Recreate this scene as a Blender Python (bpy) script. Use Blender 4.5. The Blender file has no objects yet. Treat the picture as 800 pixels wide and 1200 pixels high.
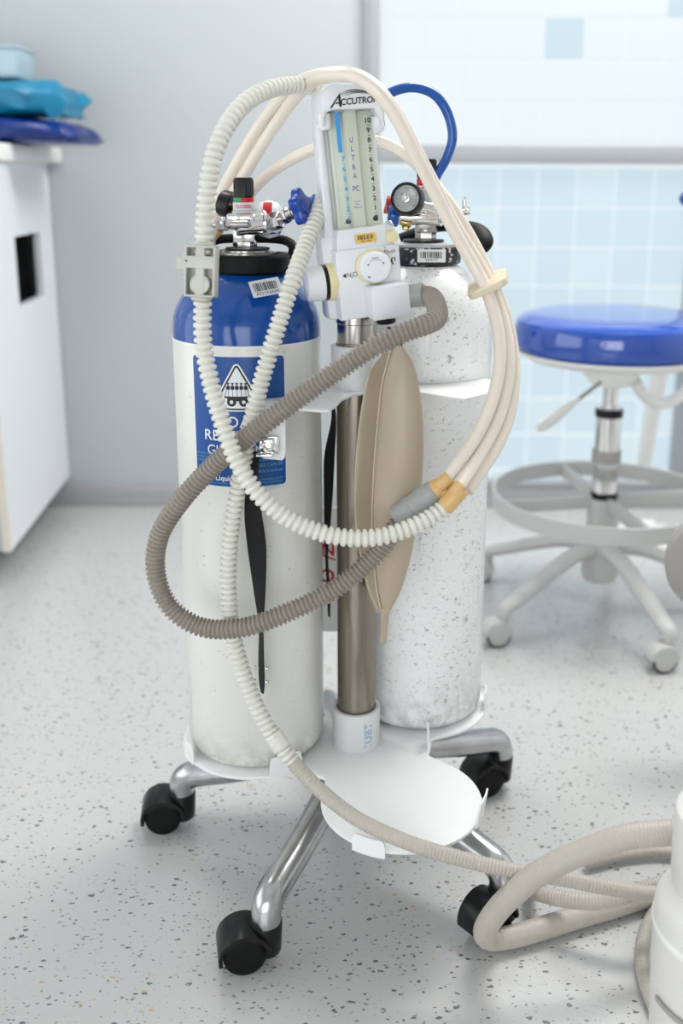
import bpy, bmesh, math, random
from mathutils import Vector as V, Matrix as MX, Euler
PI = math.pi
random.seed(7)
S = bpy.context.scene
C = S.collection
# ---------------------------------------------------------------- camera
F, CX, CY, PITCH, CAMH, ROLL = 1177.6, 432.1, 498.7, 0.2458, 1.011, -0.0045
cam_data = bpy.data.cameras.new('camera')
cam = bpy.data.objects.new('camera', cam_data); C.objects.link(cam)
cam_data.sensor_fit = 'VERTICAL'; cam_data.sensor_height = 36; cam_data.lens = F*36/1200
cam_data.shift_x = (400-CX)/1200; cam_data.shift_y = -(600-CY)/1200
cam.location = (0, 0, CAMH)
cam.rotation_euler = (Euler((PI/2-PITCH, 0, 0)).to_matrix() @ MX.Rotation(ROLL*-1, 3, 'Z')).to_euler()
cam_data.clip_start = .05
cam_data.dof.use_dof = True; cam_data.dof.focus_distance = 1.33; cam_data.dof.aperture_fstop = 2.3
S.camera = cam
# ---------------------------------------------------------------- exposure, world, lights
S.view_settings.view_transform = 'Standard'; S.view_settings.look = 'None'
S.view_settings.gamma = 1; S.view_settings.use_curve_mapping = False
S.view_settings.exposure = -0.13
S.cycles.transparent_max_bounces = 24
w = bpy.data.worlds.new('daylight'); S.world = w; w.use_nodes = True
w.node_tree.nodes['Background'].inputs[0].default_value = (.75, .87, 1, 1)
w.node_tree.nodes['Background'].inputs[1].default_value = 1.0
LIGHTS = [  # x, y, size x, size y, watts
    (.85, 2.2, 1.2, .6, 50), (-.75, 2.2, .6, .6, 12)]
WINDOW_POWER = 1.0
def area(name, loc, rot, sx, sy, watts, col):
    ld = bpy.data.lights.new(name, 'AREA'); ld.shape = 'RECTANGLE'; ld.size = sx; ld.size_y = sy
    ld.energy = watts; ld.color = col
    o = bpy.data.objects.new(name, ld); C.objects.link(o); o.location = loc; o.rotation_euler = rot
    return o
CEIL = 2.5
for x, y, sx, sy, e in LIGHTS:
    area('ceiling_lamp', (x, y, CEIL-.045), (0, 0, 0), sx, sy, e, (1, .985, .95))

def at(px, py, Y):
    dx, dy = px-CX, py-CY
    c, s = math.cos(-ROLL), math.sin(-ROLL)
    a, b = dx*c-dy*s, dx*s+dy*c
    u, v = a/F, b/F
    cp, sp = math.cos(PITCH), math.sin(PITCH)
    t = Y/(cp-v*sp)
    return V((u*t, Y, CAMH-t*(sp+v*cp)))
# ---------------------------------------------------------------- materials
MATS = {}
def principled(name):
    m = bpy.data.materials.new(name); m.use_nodes = True; MATS[name] = m
    return m, m.node_tree.nodes, m.node_tree.links, m.node_tree.nodes['Principled BSDF']
def mat(name, col, rough=.5, metal=0, bump=0, bscale=60, coat=0, sss=0, trans=0, vary=0, spec=.5):
    m, N, L, P = principled(name)
    P.inputs['Base Color'].default_value = (*col, 1); P.inputs['Roughness'].default_value = rough
    P.inputs['Metallic'].default_value = metal; P.inputs['Coat Weight'].default_value = coat
    P.inputs['Specular IOR Level'].default_value = spec
    P.inputs['Transmission Weight'].default_value = trans
    if sss:
        P.inputs['Subsurface Weight'].default_value = sss; P.inputs['Subsurface Radius'].default_value = (.01, .008, .006)
        P.inputs['Subsurface Scale'].default_value = .5
    tc = N.new('ShaderNodeTexCoord'); nz = N.new('ShaderNodeTexNoise')
    nz.inputs['Scale'].default_value = bscale; nz.inputs['Detail'].default_value = 4
    L.new(tc.outputs['Object'], nz.inputs['Vector'])
    if vary:
        mx = N.new('ShaderNodeMix'); mx.data_type = 'RGBA'
        mx.inputs[6].default_value = (*col, 1); mx.inputs[7].default_value = (*[k*(1-vary) for k in col], 1)
        L.new(nz.outputs['Fac'], mx.inputs[0]); L.new(mx.outputs[2], P.inputs['Base Color'])
    if bump:
        b = N.new('ShaderNodeBump'); b.inputs['Strength'].default_value = bump; b.inputs['Distance'].default_value = .002
        L.new(nz.outputs['Fac'], b.inputs['Height']); L.new(b.outputs['Normal'], P.inputs['Normal'])
    return m
def math_node(N, L, op, a, b=None):
    n = N.new('ShaderNodeMath'); n.operation = op
    for i, k in enumerate((a, b)):
        if k is None: continue
        if isinstance(k, (int, float)): n.inputs[i].default_value = k
        else: L.new(k, n.inputs[i])
    return n.outputs[0]
def mixc(N, L, fac, a, b):
    n = N.new('ShaderNodeMix'); n.data_type = 'RGBA'; L.new(fac, n.inputs[0])
    for i, k in ((6, a), (7, b)):
        if isinstance(k, tuple): n.inputs[i].default_value = (*k, 1)
        else: L.new(k, n.inputs[i])
    return n.outputs[2]
def ramp(N, L, x, lo, hi):
    n = N.new('ShaderNodeMapRange'); n.inputs[1].default_value = lo; n.inputs[2].default_value = hi; L.new(x, n.inputs[0])
    return n.outputs[0]
# floor: speckled vinyl
m, N, L, P = principled('speckled_vinyl')
tc = N.new('ShaderNodeTexCoord')
nz = N.new('ShaderNodeTexNoise'); nz.inputs['Scale'].default_value = 170; L.new(tc.outputs['Object'], nz.inputs['Vector'])
add = N.new('ShaderNodeMixRGB'); add.blend_type = 'ADD'; add.inputs[0].default_value = .0055
L.new(tc.outputs['Object'], add.inputs[1]); L.new(nz.outputs['Color'], add.inputs[2])
col = (.60, .595, .585)
cur = None
n0 = N.new('ShaderNodeTexNoise'); n0.inputs['Scale'].default_value = 3; L.new(tc.outputs['Object'], n0.inputs['Vector'])
cur = mixc(N, L, n0.outputs['Fac'], (.54, .54, .535), (.51, .51, .505))
for sc, thr, dist, c in ((170, .93, .46, (.13, .135, .135)), (215, .92, .42, (.24, .24, .235)), (300, .90, .44, (.42, .42, .41)), (190, .985, .40, (.50, .38, .20)), (260, .93, .42, (.16, .17, .16))):
    mp = N.new('ShaderNodeMapping'); mp.inputs['Rotation'].default_value = (0, 0, .25*math.sin(sc)); mp.inputs['Scale'].default_value = (.58, 1, 0)
    mp.inputs['Location'].default_value = (sc*.37, sc*.11, 0)
    L.new(add.outputs[0], mp.inputs['Vector'])
    vo = N.new('ShaderNodeTexVoronoi'); vo.voronoi_dimensions = '2D'; vo.inputs['Scale'].default_value = sc; L.new(mp.outputs[0], vo.inputs['Vector'])
    sp = N.new('ShaderNodeSeparateColor'); L.new(vo.outputs['Color'], sp.inputs[0])
    f = math_node(N, L, 'MULTIPLY', math_node(N, L, 'GREATER_THAN', sp.outputs[0], thr),
                  math_node(N, L, 'LESS_THAN', vo.outputs['Distance'], math_node(N, L, 'MULTIPLY', sp.outputs[1], dist)))
    cur = mixc(N, L, f, cur, c)
L.new(cur, P.inputs['Base Color']); P.inputs['Roughness'].default_value = .26; P.inputs['IOR'].default_value = 1.9
b = N.new('ShaderNodeBump'); b.inputs['Strength'].default_value = .12; b.inputs['Distance'].default_value = .002
n2 = N.new('ShaderNodeTexNoise'); n2.inputs['Scale'].default_value = 120; L.new(tc.outputs['Object'], n2.inputs['Vector'])
L.new(n2.outputs['Fac'], b.inputs['Height']); L.new(b.outputs['Normal'], P.inputs['Normal'])
# worn enamel (cylinders)
def enamel(name, col, dark, amount, seed, foot=True, ftop=.22, fh=.09):
    m, N, L, P = principled(name)
    tc = N.new('ShaderNodeTexCoord')
    def noise(scale, vec, det=6):
        mp = N.new('ShaderNodeMapping'); mp.inputs['Scale'].default_value = vec; mp.inputs['Location'].default_value = (seed, seed*2, seed*3)
        L.new(tc.outputs['Object'], mp.inputs['Vector'])
        n = N.new('ShaderNodeTexNoise'); n.inputs['Scale'].default_value = scale; n.inputs['Detail'].default_value = det
        n.inputs['Roughness'].default_value = .7
        L.new(mp.outputs[0], n.inputs['Vector']); return n.outputs['Fac']
    chips = ramp(N, L, noise(110, (1, 1, 1.5)), .67-.05*amount, .70-.05*amount)
    area_ = ramp(N, L, noise(9, (1, 1, .8), 2), .50-.10*amount, .62)
    streak = ramp(N, L, noise(55, (1, 1, .05), 4), .64-.03*amount, .70)
    sp_ = ramp(N, L, noise(170, (1, 1, 1.6), 3), .69-.05*amount, .72-.05*amount)
    f = math_node(N, L, 'MULTIPLY', chips, area_)
    f2 = math_node(N, L, 'MULTIPLY', math_node(N, L, 'MULTIPLY', streak, .55), ramp(N, L, noise(13, (1, 1, .5), 2), .45, .6))
    f = math_node(N, L, 'MAXIMUM', f, f2)
    f = math_node(N, L, 'MAXIMUM', f, math_node(N, L, 'MULTIPLY', math_node(N, L, 'MULTIPLY', sp_, .7), ramp(N, L, noise(6, (1, 1, 1), 2), .35, .6)))
    if foot:
        sep = N.new('ShaderNodeSeparateXYZ'); L.new(tc.outputs['Object'], sep.inputs[0])
        g = math_node(N, L, 'SUBTRACT', 1, ramp(N, L, sep.outputs[2], 0, fh))
        g = math_node(N, L, 'MULTIPLY', math_node(N, L, 'POWER', g, 2.2), ramp(N, L, noise(38, (1, 1, 1)), .40, .62))
        f = math_node(N, L, 'MAXIMUM', f, math_node(N, L, 'MULTIPLY', g, .75))
    f = math_node(N, L, 'MULTIPLY', f, .8)
    L.new(mixc(N, L, f, col, dark), P.inputs['Base Color'])
    P.inputs['Roughness'].default_value = .28; P.inputs['Coat Weight'].default_value = .15
    return m
enamel('cream_enamel', (.74, .74, .69), (.10, .085, .07), .45, 3, fh=.085)
enamel('scratched_white_enamel', (.88, .89, .89), (.07, .07, .07), 1.55, 11, fh=.12)
enamel('blue_enamel', (.001, .062, .30), (.45, .5, .55), -.25, 5, foot=False)
MATS['blue_enamel'].node_tree.nodes['Principled BSDF'].inputs['Roughness'].default_value = .16
mat('wall_paint', (.46, .495, .515), .6, bump=.05)
mat('ceiling_paint', (.82, .82, .82), .8)
mat('grey_skirting', (.36, .37, .38), .45)
mat('grey_aluminium', (.36, .38, .40), .4, metal=.2)
mat('cabinet_white', (.80, .83, .86), .45)
mat('cabinet_edge', (.66, .62, .52), .5)
mat('cabinet_dark', (.012, .012, .014), .6)
mat('worktop_white', (.86, .86, .83), .4)
mat('cyan_plastic', (.0, .18, .33), .4, bump=1.0, bscale=25)
mat('navy_plastic', (.0, .020, .17), .3, bump=1.0, bscale=30)
mat('clear_box_plastic', (.55, .72, .80), .25, trans=.35)
mat('chrome', (.82, .81, .80), .12, metal=1, bump=.06, bscale=90)
mat('cast_aluminium', (.62, .62, .63), .24, metal=1, bump=.25, bscale=35, vary=.45)
mat('steel_tube', (.35, .31, .26), .27, metal=1, bump=.04, vary=.35, bscale=8)
mat('brushed_steel', (.45, .43, .41), .25, metal=1)
mat('white_powder_coat', (.84, .85, .85), .35, vary=.03)
mat('pvc_white', (.70, .72, .72), .4)
mat('black_rubber', (.004, .004, .0045), .55, bump=.2, spec=.2)
mat('black_plastic', (.006, .006, .0065), .32, spec=.3)
mat('strap_black', (.004, .004, .005), .8, bump=.6, bscale=500)
mat('white_hose', (.73, .72, .65), .34, sss=.0)
mat('grey_hose', (.33, .295, .25), .36, vary=.25, bscale=30)
mat('beige_hose', (.50, .47, .41), .38, vary=.1, bscale=10)
mat('cream_tube', (.82, .74, .64), .3, coat=.3)
mat('blue_tube', (.003, .085, .38), .25, coat=.3)
mat('blue_plastic', (.0, .045, .34), .22)
mat('blue_print', (.001, .065, .28), .35)
mat('cyan_print', (.01, .30, .78), .5)
mat('pale_blue_print', (.12, .42, .62), .5)
mat('black_print', (.010, .010, .012), .5)
mat('purple_print', (.10, .08, .35), .5)
mat('red_print', (.55, .01, .015), .45)
mat('green_print', (.01, .28, .10), .45)
mat('white_print', (.82, .84, .86), .4)
mat('sticker_silver', (.62, .63, .65), .35)
mat('sticker_white', (.80, .80, .80), .4)
mat('sticker_amber', (.82, .52, .12), .45)
mat('unit_white', (.78, .80, .83), .33)
mat('knob_white', (.85, .86, .88), .3)
mat('unit_yellow', (.80, .72, .42), .4)
mat('gauge_panel', (.66, .69, .60), .45)
mat('amber_plastic', (.66, .42, .17), .4)
mat('connector_grey', (.33, .345, .335), .45)
mat('clip_plastic', (.54, .54, .48), .42)
mat('tie_plastic', (.72, .62, .46), .5)
mat('bag_rubber', (.49, .405, .295), .42, vary=.22, bscale=9)
mat('bag_seam', (.56, .48, .36), .45)
mat('stool_blue', (.0, .060, .40), .12, coat=.65)
MATS['stool_blue'].node_tree.nodes['Principled BSDF'].inputs['Coat IOR'].default_value = 1.75
mat('stool_white', (.80, .80, .78), .4)
mat('stool_grey', (.54, .54, .53), .42)
mat('canister_plastic', (.72, .71, .68), .35)
mat('chair_taupe', (.36, .34, .33), .45)
mat('brass', (.60, .42, .16), .25, metal=1)
def glass(name, tint, base, edge):
    m, N, L, P = principled(name)
    tr = N.new('ShaderNodeBsdfTransparent'); tr.inputs[0].default_value = (*tint, 1)
    gl = N.new('ShaderNodeBsdfGlossy'); gl.inputs['Roughness'].default_value = .08
    df = N.new('ShaderNodeBsdfDiffuse'); df.inputs[0].default_value = (.9, .92, .92, 1)
    lw = N.new('ShaderNodeLayerWeight'); lw.inputs[0].default_value = .5
    f = math_node(N, L, 'ADD', math_node(N, L, 'MULTIPLY', math_node(N, L, 'POWER', lw.outputs['Facing'], 4), edge), base)
    m2 = N.new('ShaderNodeMixShader'); m2.inputs[0].default_value = .5; L.new(gl.outputs[0], m2.inputs[1]); L.new(df.outputs[0], m2.inputs[2])
    mx = N.new('ShaderNodeMixShader'); L.new(f, mx.inputs[0]); L.new(tr.outputs[0], mx.inputs[1]); L.new(m2.outputs[0], mx.inputs[2])
    L.new(mx.outputs[0], N['Material Output'].inputs[0])
glass('clear_acrylic', (.985, .995, .985), .02, .4)
glass('milky_plastic', (.93, .95, .95), .35, .5)
def lit(name, col, strength):
    m, N, L, P = principled(name)
    P.inputs['Base Color'].default_value = (*[k*.12 for k in col], 1); P.inputs['Roughness'].default_value = .3
    P.inputs['Emission Color'].default_value = (*col, 1); P.inputs['Emission Strength'].default_value = strength
# frosted panes lit by the daylight behind them
lit('frosted_glass_upper', (.88, .945, .985), .87*WINDOW_POWER)
lit('frosted_tile_upper', (.85, .928, .975), .87*WINDOW_POWER)
lit('frosted_tile_upper_blue', (.64, .80, .875), .86*WINDOW_POWER)
lit('frosted_glass_lower', (.86, .935, .975), .92*WINDOW_POWER)
lit('frosted_tile_lower', (.655, .80, .885), .92*WINDOW_POWER)
lit('frosted_tile_lower_pale', (.70, .835, .905), .92*WINDOW_POWER)
lit('front_fill_glow', (.95, .98, 1.0), 4.6)  # added fill light: glow of the panel behind the camera
lit('left_fill_glow', (.95, .98, 1.0), 2.4)  # added fill light: glow of the panel on the left wall
# ---------------------------------------------------------------- mesh helpers
MWD = {}
def frame(o, z=(0, 0, 1), x=None):
    z = V(z).normalized(); x = V(x) if x is not None else (V((1, 0, 0)) if abs(z.x) < .9 else V((0, 1, 0)))
    x = (x-z*x.dot(z)).normalized(); y = z.cross(x)
    m = MX((x, y, z)).transposed().to_4x4(); m.translation = V(o); return m
def spline(P_, n=10, closed=False):
    P_ = [V(p) for p in P_]; out = []
    k = len(P_)
    for i in range(k if closed else k-1):
        if closed: a, b, c, d = P_[i-1], P_[i], P_[(i+1) % k], P_[(i+2) % k]
        else:
            b, c = P_[i], P_[i+1]
            a = P_[i-1] if i else b*2-c
            d = P_[i+2] if i+2 < k else c*2-b
        # centripetal Catmull-Rom
        t0 = 0; t1 = t0+max((b-a).length, 1e-6)**.5; t2 = t1+max((c-b).length, 1e-6)**.5; t3 = t2+max((d-c).length, 1e-6)**.5
        for j in range(n):
            t = t1+(t2-t1)*j/n
            A1 = a*((t1-t)/(t1-t0))+b*((t-t0)/(t1-t0)); A2 = b*((t2-t)/(t2-t1))+c*((t-t1)/(t2-t1)); A3 = c*((t3-t)/(t3-t2))+d*((t-t2)/(t3-t2))
            B1 = A1*((t2-t)/(t2-t0))+A2*((t-t0)/(t2-t0)); B2 = A2*((t3-t)/(t3-t1))+A3*((t-t1)/(t3-t1))
            out.append(B1*((t2-t)/(t2-t1))+B2*((t-t1)/(t2-t1)))
    if not closed: out.append(P_[-1])
    return out
def resample(pts, ds):
    cum = [0]
    for a, b in zip(pts, pts[1:]): cum.append(cum[-1]+(b-a).length)
    n = max(2, int(cum[-1]/ds)); out = []; j = 0
    for i in range(n+1):
        s = cum[-1]*i/n
        while j < len(pts)-2 and cum[j+1] < s: j += 1
        f = (s-cum[j])/max(cum[j+1]-cum[j], 1e-9); out.append(pts[j].lerp(pts[j+1], min(max(f, 0), 1)))
    return out, cum[-1]
class MB:
    def __init__(s): s.bm = bmesh.new()
    def faces(s, vs, fs, M=None):
        bv = [s.bm.verts.new((M @ V(v)) if M else V(v)) for v in vs]
        for f in fs:
            try: s.bm.faces.new([bv[i] for i in f])
            except ValueError: pass
        return s
    def merge(s, bm2):
        me = bpy.data.meshes.new('t'); bm2.to_mesh(me); bm2.free(); s.bm.from_mesh(me); bpy.data.meshes.remove(me); return s
    def box(s, c, d, bev=0, M=None, seg=2):
        b = bmesh.new(); bmesh.ops.create_cube(b, size=1)
        for v in b.verts: v.co = V((v.co.x*d[0]+c[0], v.co.y*d[1]+c[1], v.co.z*d[2]+c[2]))
        if bev: bmesh.ops.bevel(b, geom=b.edges[:], offset=bev, segments=seg, profile=.5, affect='EDGES')
        if M: bmesh.ops.transform(b, matrix=M, verts=b.verts[:])
        return s.merge(b)
    def prism(s, poly, z0, z1, bev=0, M=None):
        b = bmesh.new(); vs = [b.verts.new((p[0], p[1], z0)) for p in poly]; f = b.faces.new(vs)
        r = bmesh.ops.extrude_face_region(b, geom=[f])
        up = [g for g in r['geom'] if isinstance(g, bmesh.types.BMVert)]
        for v in up: v.co.z = z1
        bmesh.ops.recalc_face_normals(b, faces=b.faces[:])
        if bev:
            ed = [e for e in b.edges if abs(e.verts[0].co.z-e.verts[1].co.z) < 1e-7]
            bmesh.ops.bevel(b, geom=ed, offset=bev, segments=2, profile=.5, affect='EDGES')
        if M: bmesh.ops.transform(b, matrix=M, verts=b.verts[:])
        return s.merge(b)
    def lathe(s, prof, M=None, seg=32, a0=0, a1=2*PI):
        full = abs(a1-a0-2*PI) < 1e-6; n = seg if full else seg+1; vs = []; fs = []
        for r, z in prof:
            for i in range(n):
                a = a0+(a1-a0)*i/seg; vs.append((r*math.cos(a), r*math.sin(a), z))
        for j in range(len(prof)-1):
            for i in range(seg):
                k = (i+1) % n if full else i+1
                fs.append((j*n+i, j*n+k, (j+1)*n+k, (j+1)*n+i))
        loop = abs(prof[0][0]-prof[-1][0])+abs(prof[0][1]-prof[-1][1]) < 1e-7
        if full and not loop:
            if prof[0][0] > 1e-6: fs.append(tuple(range(n))[::-1])
            if prof[-1][0] > 1e-6: fs.append(tuple((len(prof)-1)*n+i for i in range(n)))
        s.faces(vs, fs, M)
        return s
    def cyl(s, a, b, r, r2=None, bev=0, seg=24):
        a, b = V(a), V(b); L_ = (b-a).length; r2 = r if r2 is None else r2
        if bev: pr = [(r-bev, 0), (r-bev*.3, bev*.3), (r, bev), (r2, L_-bev), (r2-bev*.3, L_-bev*.3), (r2-bev, L_)]
        else: pr = [(r, 0), (r2, L_)]
        return s.lathe(pr, frame(a, b-a), seg)
    def tube(s, pts, r, seg=12, closed=False, flat=None, up=None):
        pts = [V(p) for p in pts]; n = len(pts); T = []
        for i in range(n):
            a = pts[i-1] if (i or closed) else pts[i]; b = pts[(i+1) % n] if (i < n-1 or closed) else pts[i]
            T.append((b-a).normalized())
        x = V(up) if up else (V((0, 0, 1)) if abs(T[0].z) < .9 else V((1, 0, 0)))
        x = (x-T[0]*x.dot(T[0])).normalized(); vs = []; fs = []
        for i in range(n):
            if i:
                x = (x-T[i]*x.dot(T[i]))
                x = x.normalized() if x.length > 1e-6 else T[i].orthogonal().normalized()
            y = T[i].cross(x); rr = r(i) if callable(r) else (r[i] if isinstance(r, (list, tuple)) else r)
            fx, fy = (1, 1) if not flat else flat
            for k in range(seg):
                a = 2*PI*k/seg; vs.append(pts[i]+x*(rr*fx*math.cos(a))+y*(rr*fy*math.sin(a)))
        m = n if closed else n-1
        for i in range(m):
            j = (i+1) % n
            for k in range(seg): fs.append((i*seg+k, i*seg+(k+1) % seg, j*seg+(k+1) % seg, j*seg+k))
        if not closed: fs += [tuple(range(seg))[::-1], tuple((n-1)*seg+k for k in range(seg))]
        return s.faces(vs, fs)
    def ribbed(s, ctrl, R, depth, pitch, seg=16, kind='round'):
        pts, L_ = resample(spline(ctrl, 14), pitch/8)
        pat = {'round': (0, 0, .62, .93, 1, 1, .93, .62), 'sharp': (0, 0, .15, .7, 1, 1, .7, .15)}[kind]
        return s.tube(pts, lambda i: R-depth+depth*pat[i % 8], seg)
    def surf(s, rows, closed_u=False, thick=0):
        n = len(rows[0]); vs = [p for r in rows for p in r]; fs = []
        for j in range(len(rows)-1):
            for i in range(n if closed_u else n-1):
                k = (i+1) % n; fs.append((j*n+i, j*n+k, (j+1)*n+k, (j+1)*n+i))
        s.faces(vs, fs)
        return s
    def thicken(s, t):
        bmesh.ops.recalc_face_normals(s.bm, faces=s.bm.faces[:]); bmesh.ops.solidify(s.bm, geom=s.bm.faces[:], thickness=t); return s
    def build(s, name, m, parent=None, local=False, ang=35, smooth=True, recalc=True, origin=None):
        if recalc: bmesh.ops.recalc_face_normals(s.bm, faces=s.bm.faces[:])
        if smooth:
            for f in s.bm.faces: f.smooth = True
            la = math.radians(ang)
            for e in s.bm.edges:
                if len(e.link_faces) == 2 and e.calc_face_angle(0) > la: e.smooth = False
        off = None
        if parent is not None and not local: bmesh.ops.transform(s.bm, matrix=MWD[parent].inverted(), verts=s.bm.verts[:])
        if parent is None:
            if origin is None:
                xs = [v.co.copy() for v in s.bm.verts]
                origin = V((sum(p.x for p in xs)/len(xs), sum(p.y for p in xs)/len(xs), min(p.z for p in xs)))
            off = V(origin); bmesh.ops.translate(s.bm, vec=-off, verts=s.bm.verts[:])
        me = bpy.data.meshes.new(name); s.bm.to_mesh(me); s.bm.free(); me.materials.append(MATS[m] if isinstance(m, str) else m)
        o = bpy.data.objects.new(name, me); C.objects.link(o)
        if off is not None: o.location = off; MWD[o] = MX.Translation(off)
        if parent is not None: o.parent = parent; MWD[o] = MWD[parent]
        return o
def tag(o, label=None, cat=None, group=None, kind=None):
    for k, v in (('label', label), ('category', cat), ('group', group), ('kind', kind)):
        if v: o[k] = v
    return o
def thing(name, loc, label, cat, group=None, rot=None):
    o = bpy.data.objects.new(name, None); C.objects.link(o); o.location = loc; o.empty_display_size = .05
    m = MX.Translation(V(loc))
    if rot is not None: m = m @ rot.to_4x4(); o.rotation_euler = rot.to_euler()
    MWD[o] = m; return tag(o, label, cat, group)
def struct(o): return tag(o, kind='structure')
def text_geo(txt, size, align='CENTER', shear=0, space=1, bold=0):
    cu = bpy.data.curves.new('t', 'FONT'); cu.body = txt; cu.size = size; cu.align_x = align; cu.align_y = 'CENTER'
    cu.shear = shear; cu.space_character = space; cu.resolution_u = 3; cu.offset = bold
    o = bpy.data.objects.new('t', cu); C.objects.link(o)
    dg = bpy.context.evaluated_depsgraph_get(); me = bpy.data.meshes.new_from_object(o.evaluated_get(dg))
    vs = [v.co.copy() for v in me.vertices]; fs = [tuple(p.vertices) for p in me.polygons]
    bpy.data.objects.remove(o); bpy.data.curves.remove(cu); bpy.data.meshes.remove(me)
    return vs, fs
def put(mb, geo, fn):  # place flat outline geometry through fn(u, v) -> point
    vs, fs = geo; return mb.faces([fn(v[0], v[1]) for v in vs], fs)
def barcode(u0, u1, v0, v1, n=22):
    vs = []; fs = []; x = u0; r = random.Random(n)
    while x < u1:
        wd = (u1-u0)/n*r.choice((.4, .6, 1.0)); k = len(vs)
        vs += [(x, v0), (min(x+wd, u1), v0), (min(x+wd, u1), v1), (x, v1)]; fs.append((k, k+1, k+2, k+3)); x += wd+(u1-u0)/n*r.choice((.4, .6, .9))
    return [V((a, b, 0)) for a, b in vs], fs
def rrect(wd, h, r, n=5, cx=0, cy=0):
    out = []
    for sx, sy, a in ((1, 1, 0), (-1, 1, PI/2), (-1, -1, PI), (1, -1, 1.5*PI)):
        for i in range(n+1):
            t = a+PI/2*i/n; out.append((cx+sx*(wd/2-r)+r*math.cos(t), cy+sy*(h/2-r)+r*math.sin(t)))
    return out
def arcpts(c, r, a0, a1, n=24):
    return [(c[0]+r*math.cos(math.radians(a0+(a1-a0)*i/n)), c[1]+r*math.sin(math.radians(a0+(a1-a0)*i/n))) for i in range(n+1)]
# ================================================================ THE ROOM
YB = 3.0; XL, XR, YF = -1.9, 2.3, -1.2
WX0, WX1 = -.018, .985      # window opening
struct(MB().box(((XL+XR)/2, (YB+YF)/2, -.05), (XR-XL+.2, YB-YF+.2, .1)).build('floor', 'speckled_vinyl', origin=(0, 0, 0)))
struct(MB().box(((XL+XR)/2, (YB+YF)/2, CEIL+.05), (XR-XL+.2, YB-YF+.2, .1)).build('ceiling', 'ceiling_paint'))
struct(MB().box((XL-.05, (YB+YF)/2, CEIL/2), (.1, YB-YF, CEIL)).build('wall_left', 'ceiling_paint'))
struct(MB().box((XR+.05, (YB+YF)/2, CEIL/2), (.1, YB-YF, CEIL)).build('wall_right', 'ceiling_paint'))
struct(MB().box(((XL+XR)/2, YF-.05, CEIL/2), (XR-XL, .1, CEIL)).build('wall_front', 'ceiling_paint'))
WTOP = 2.25; WBOT = .066
wall = MB()
wall.box(((XL+WX0)/2, YB+.05, CEIL/2), (WX0-XL, .1, CEIL))
wall.box(((2.05+XR)/2, YB+.05, CEIL/2), (XR-2.05, .1, CEIL))
wall.box(((WX0+2.05)/2, YB+.05, (CEIL+WTOP)/2), (2.05-WX0, .1, CEIL-WTOP))
wall.box(((WX0+2.05)/2, YB+.05, WBOT/2), (2.05-WX0, .1, WBOT))
struct(wall.build('wall_back', 'wall_paint'))
bb = MB()
for x0, x1 in ((XL, WX0), (WX0, XR)):
    bb.box(((x0+x1)/2, YB-.006, .033), (x1-x0, .012, .066), .002)
struct(bb.build('baseboard_back', 'grey_skirting'))
struct(MB().box(((XL+XR)/2, YB-.014, .012), (XR-XL, .006, .024), .002).build('trim_1', 'grey_skirting'))
struct(MB().box((XL+.006, (YB+YF)/2, .033), (.012, YB-YF, .066), .002).build('baseboard_left', 'grey_skirting'))
def window(i, x0, x1):
    fr = MB(); fw = .045
    fr.box((x0+fw/2, YB+.02, (WTOP+WBOT)/2), (fw, .07, WTOP-WBOT), .003)
    fr.box((x1-fw/2, YB+.02, (WTOP+WBOT)/2), (fw, .07, WTOP-WBOT), .003)
    fr.box(((x0+x1)/2, YB+.02, 1.066), (x1-x0-2*fw, .07, .05), .003)
    fr.box(((x0+x1)/2, YB+.02, WTOP-fw/2), (x1-x0-2*fw, .07, fw), .003)
    fr.box(((x0+x1)/2, YB+.02, WBOT+.008), (x1-x0-2*fw, .07, .016), .003)
    wn = struct(fr.build('window_%d' % i, 'grey_aluminium'))
    gx = MB().box((x0+.006, YB-.017, 1.7), (.010, .012, 1.1), .002).build('glazing_strip', 'grey_aluminium', wn)
    a, b = x0+fw, x1-fw
    MB().box(((a+b)/2, YB+.03, (1.091+WTOP-fw)/2), (b-a, .006, WTOP-fw-1.091)).build('pane', 'frosted_glass_upper', wn)
    MB().box(((a+b)/2, YB+.03, (1.041+WBOT+.016)/2), (b-a, .006, 1.041-WBOT-.016)).build('pane', 'frosted_glass_lower', wn)
    pit = .1137; g = .0055; cache = {}
    xs = [k for k in (x0+.054+pit*j-pit for j in range(0, 11)) if k < b-.01]
    def tile(px0, px1, z0, z1, m):
        px0, px1, z0, z1 = max(px0, a+.001), min(px1, b-.001), z0, z1
        if px1-px0 < .012 or z1-z0 < .012: return
        key = (round(px1-px0, 3), round(z1-z0, 3), m)
        if key not in cache:
            me = MB().box((0, 0, 0), (px1-px0, .004, z1-z0), .0012, seg=1)
            o = me.build('tile', m, wn, local=True); cache[key] = o.data
        else:
            o = bpy.data.objects.new('tile', cache[key]); C.objects.link(o); o.parent = wn
        o.location = V(((px0+px1)/2, YB+.025, (z0+z1)/2))-wn.location
    for jx, x in enumerate(xs):
        for r in range(-1, 10):
            z0 = 1.1025+.1125*r+g/2; z1 = 1.1025+.1125*(r+1)-g/2
            z0 = max(z0, 1.0925); z1 = min(z1, WTOP-fw-.002)
            tile(x+g/2, x+pit-g/2, z0, z1, 'frosted_tile_upper_blue' if (jx, r) in ((5, 2), (8, 3)) else 'frosted_tile_upper')
        for r in range(9):
            z1 = 1.030-.1145*r-g/2; z0 = max(1.030-.1145*(r+1)+g/2, WBOT+.018)
            tile(x+g/2, x+pit-g/2, z0, z1, 'frosted_tile_lower_pale' if random.random() < .4 else 'frosted_tile_lower')
    return wn
window(1, WX0, WX1); window(2, WX1+.005, 2.05)  # the second one is out of view, added for light from the right
fr = MB()
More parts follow.
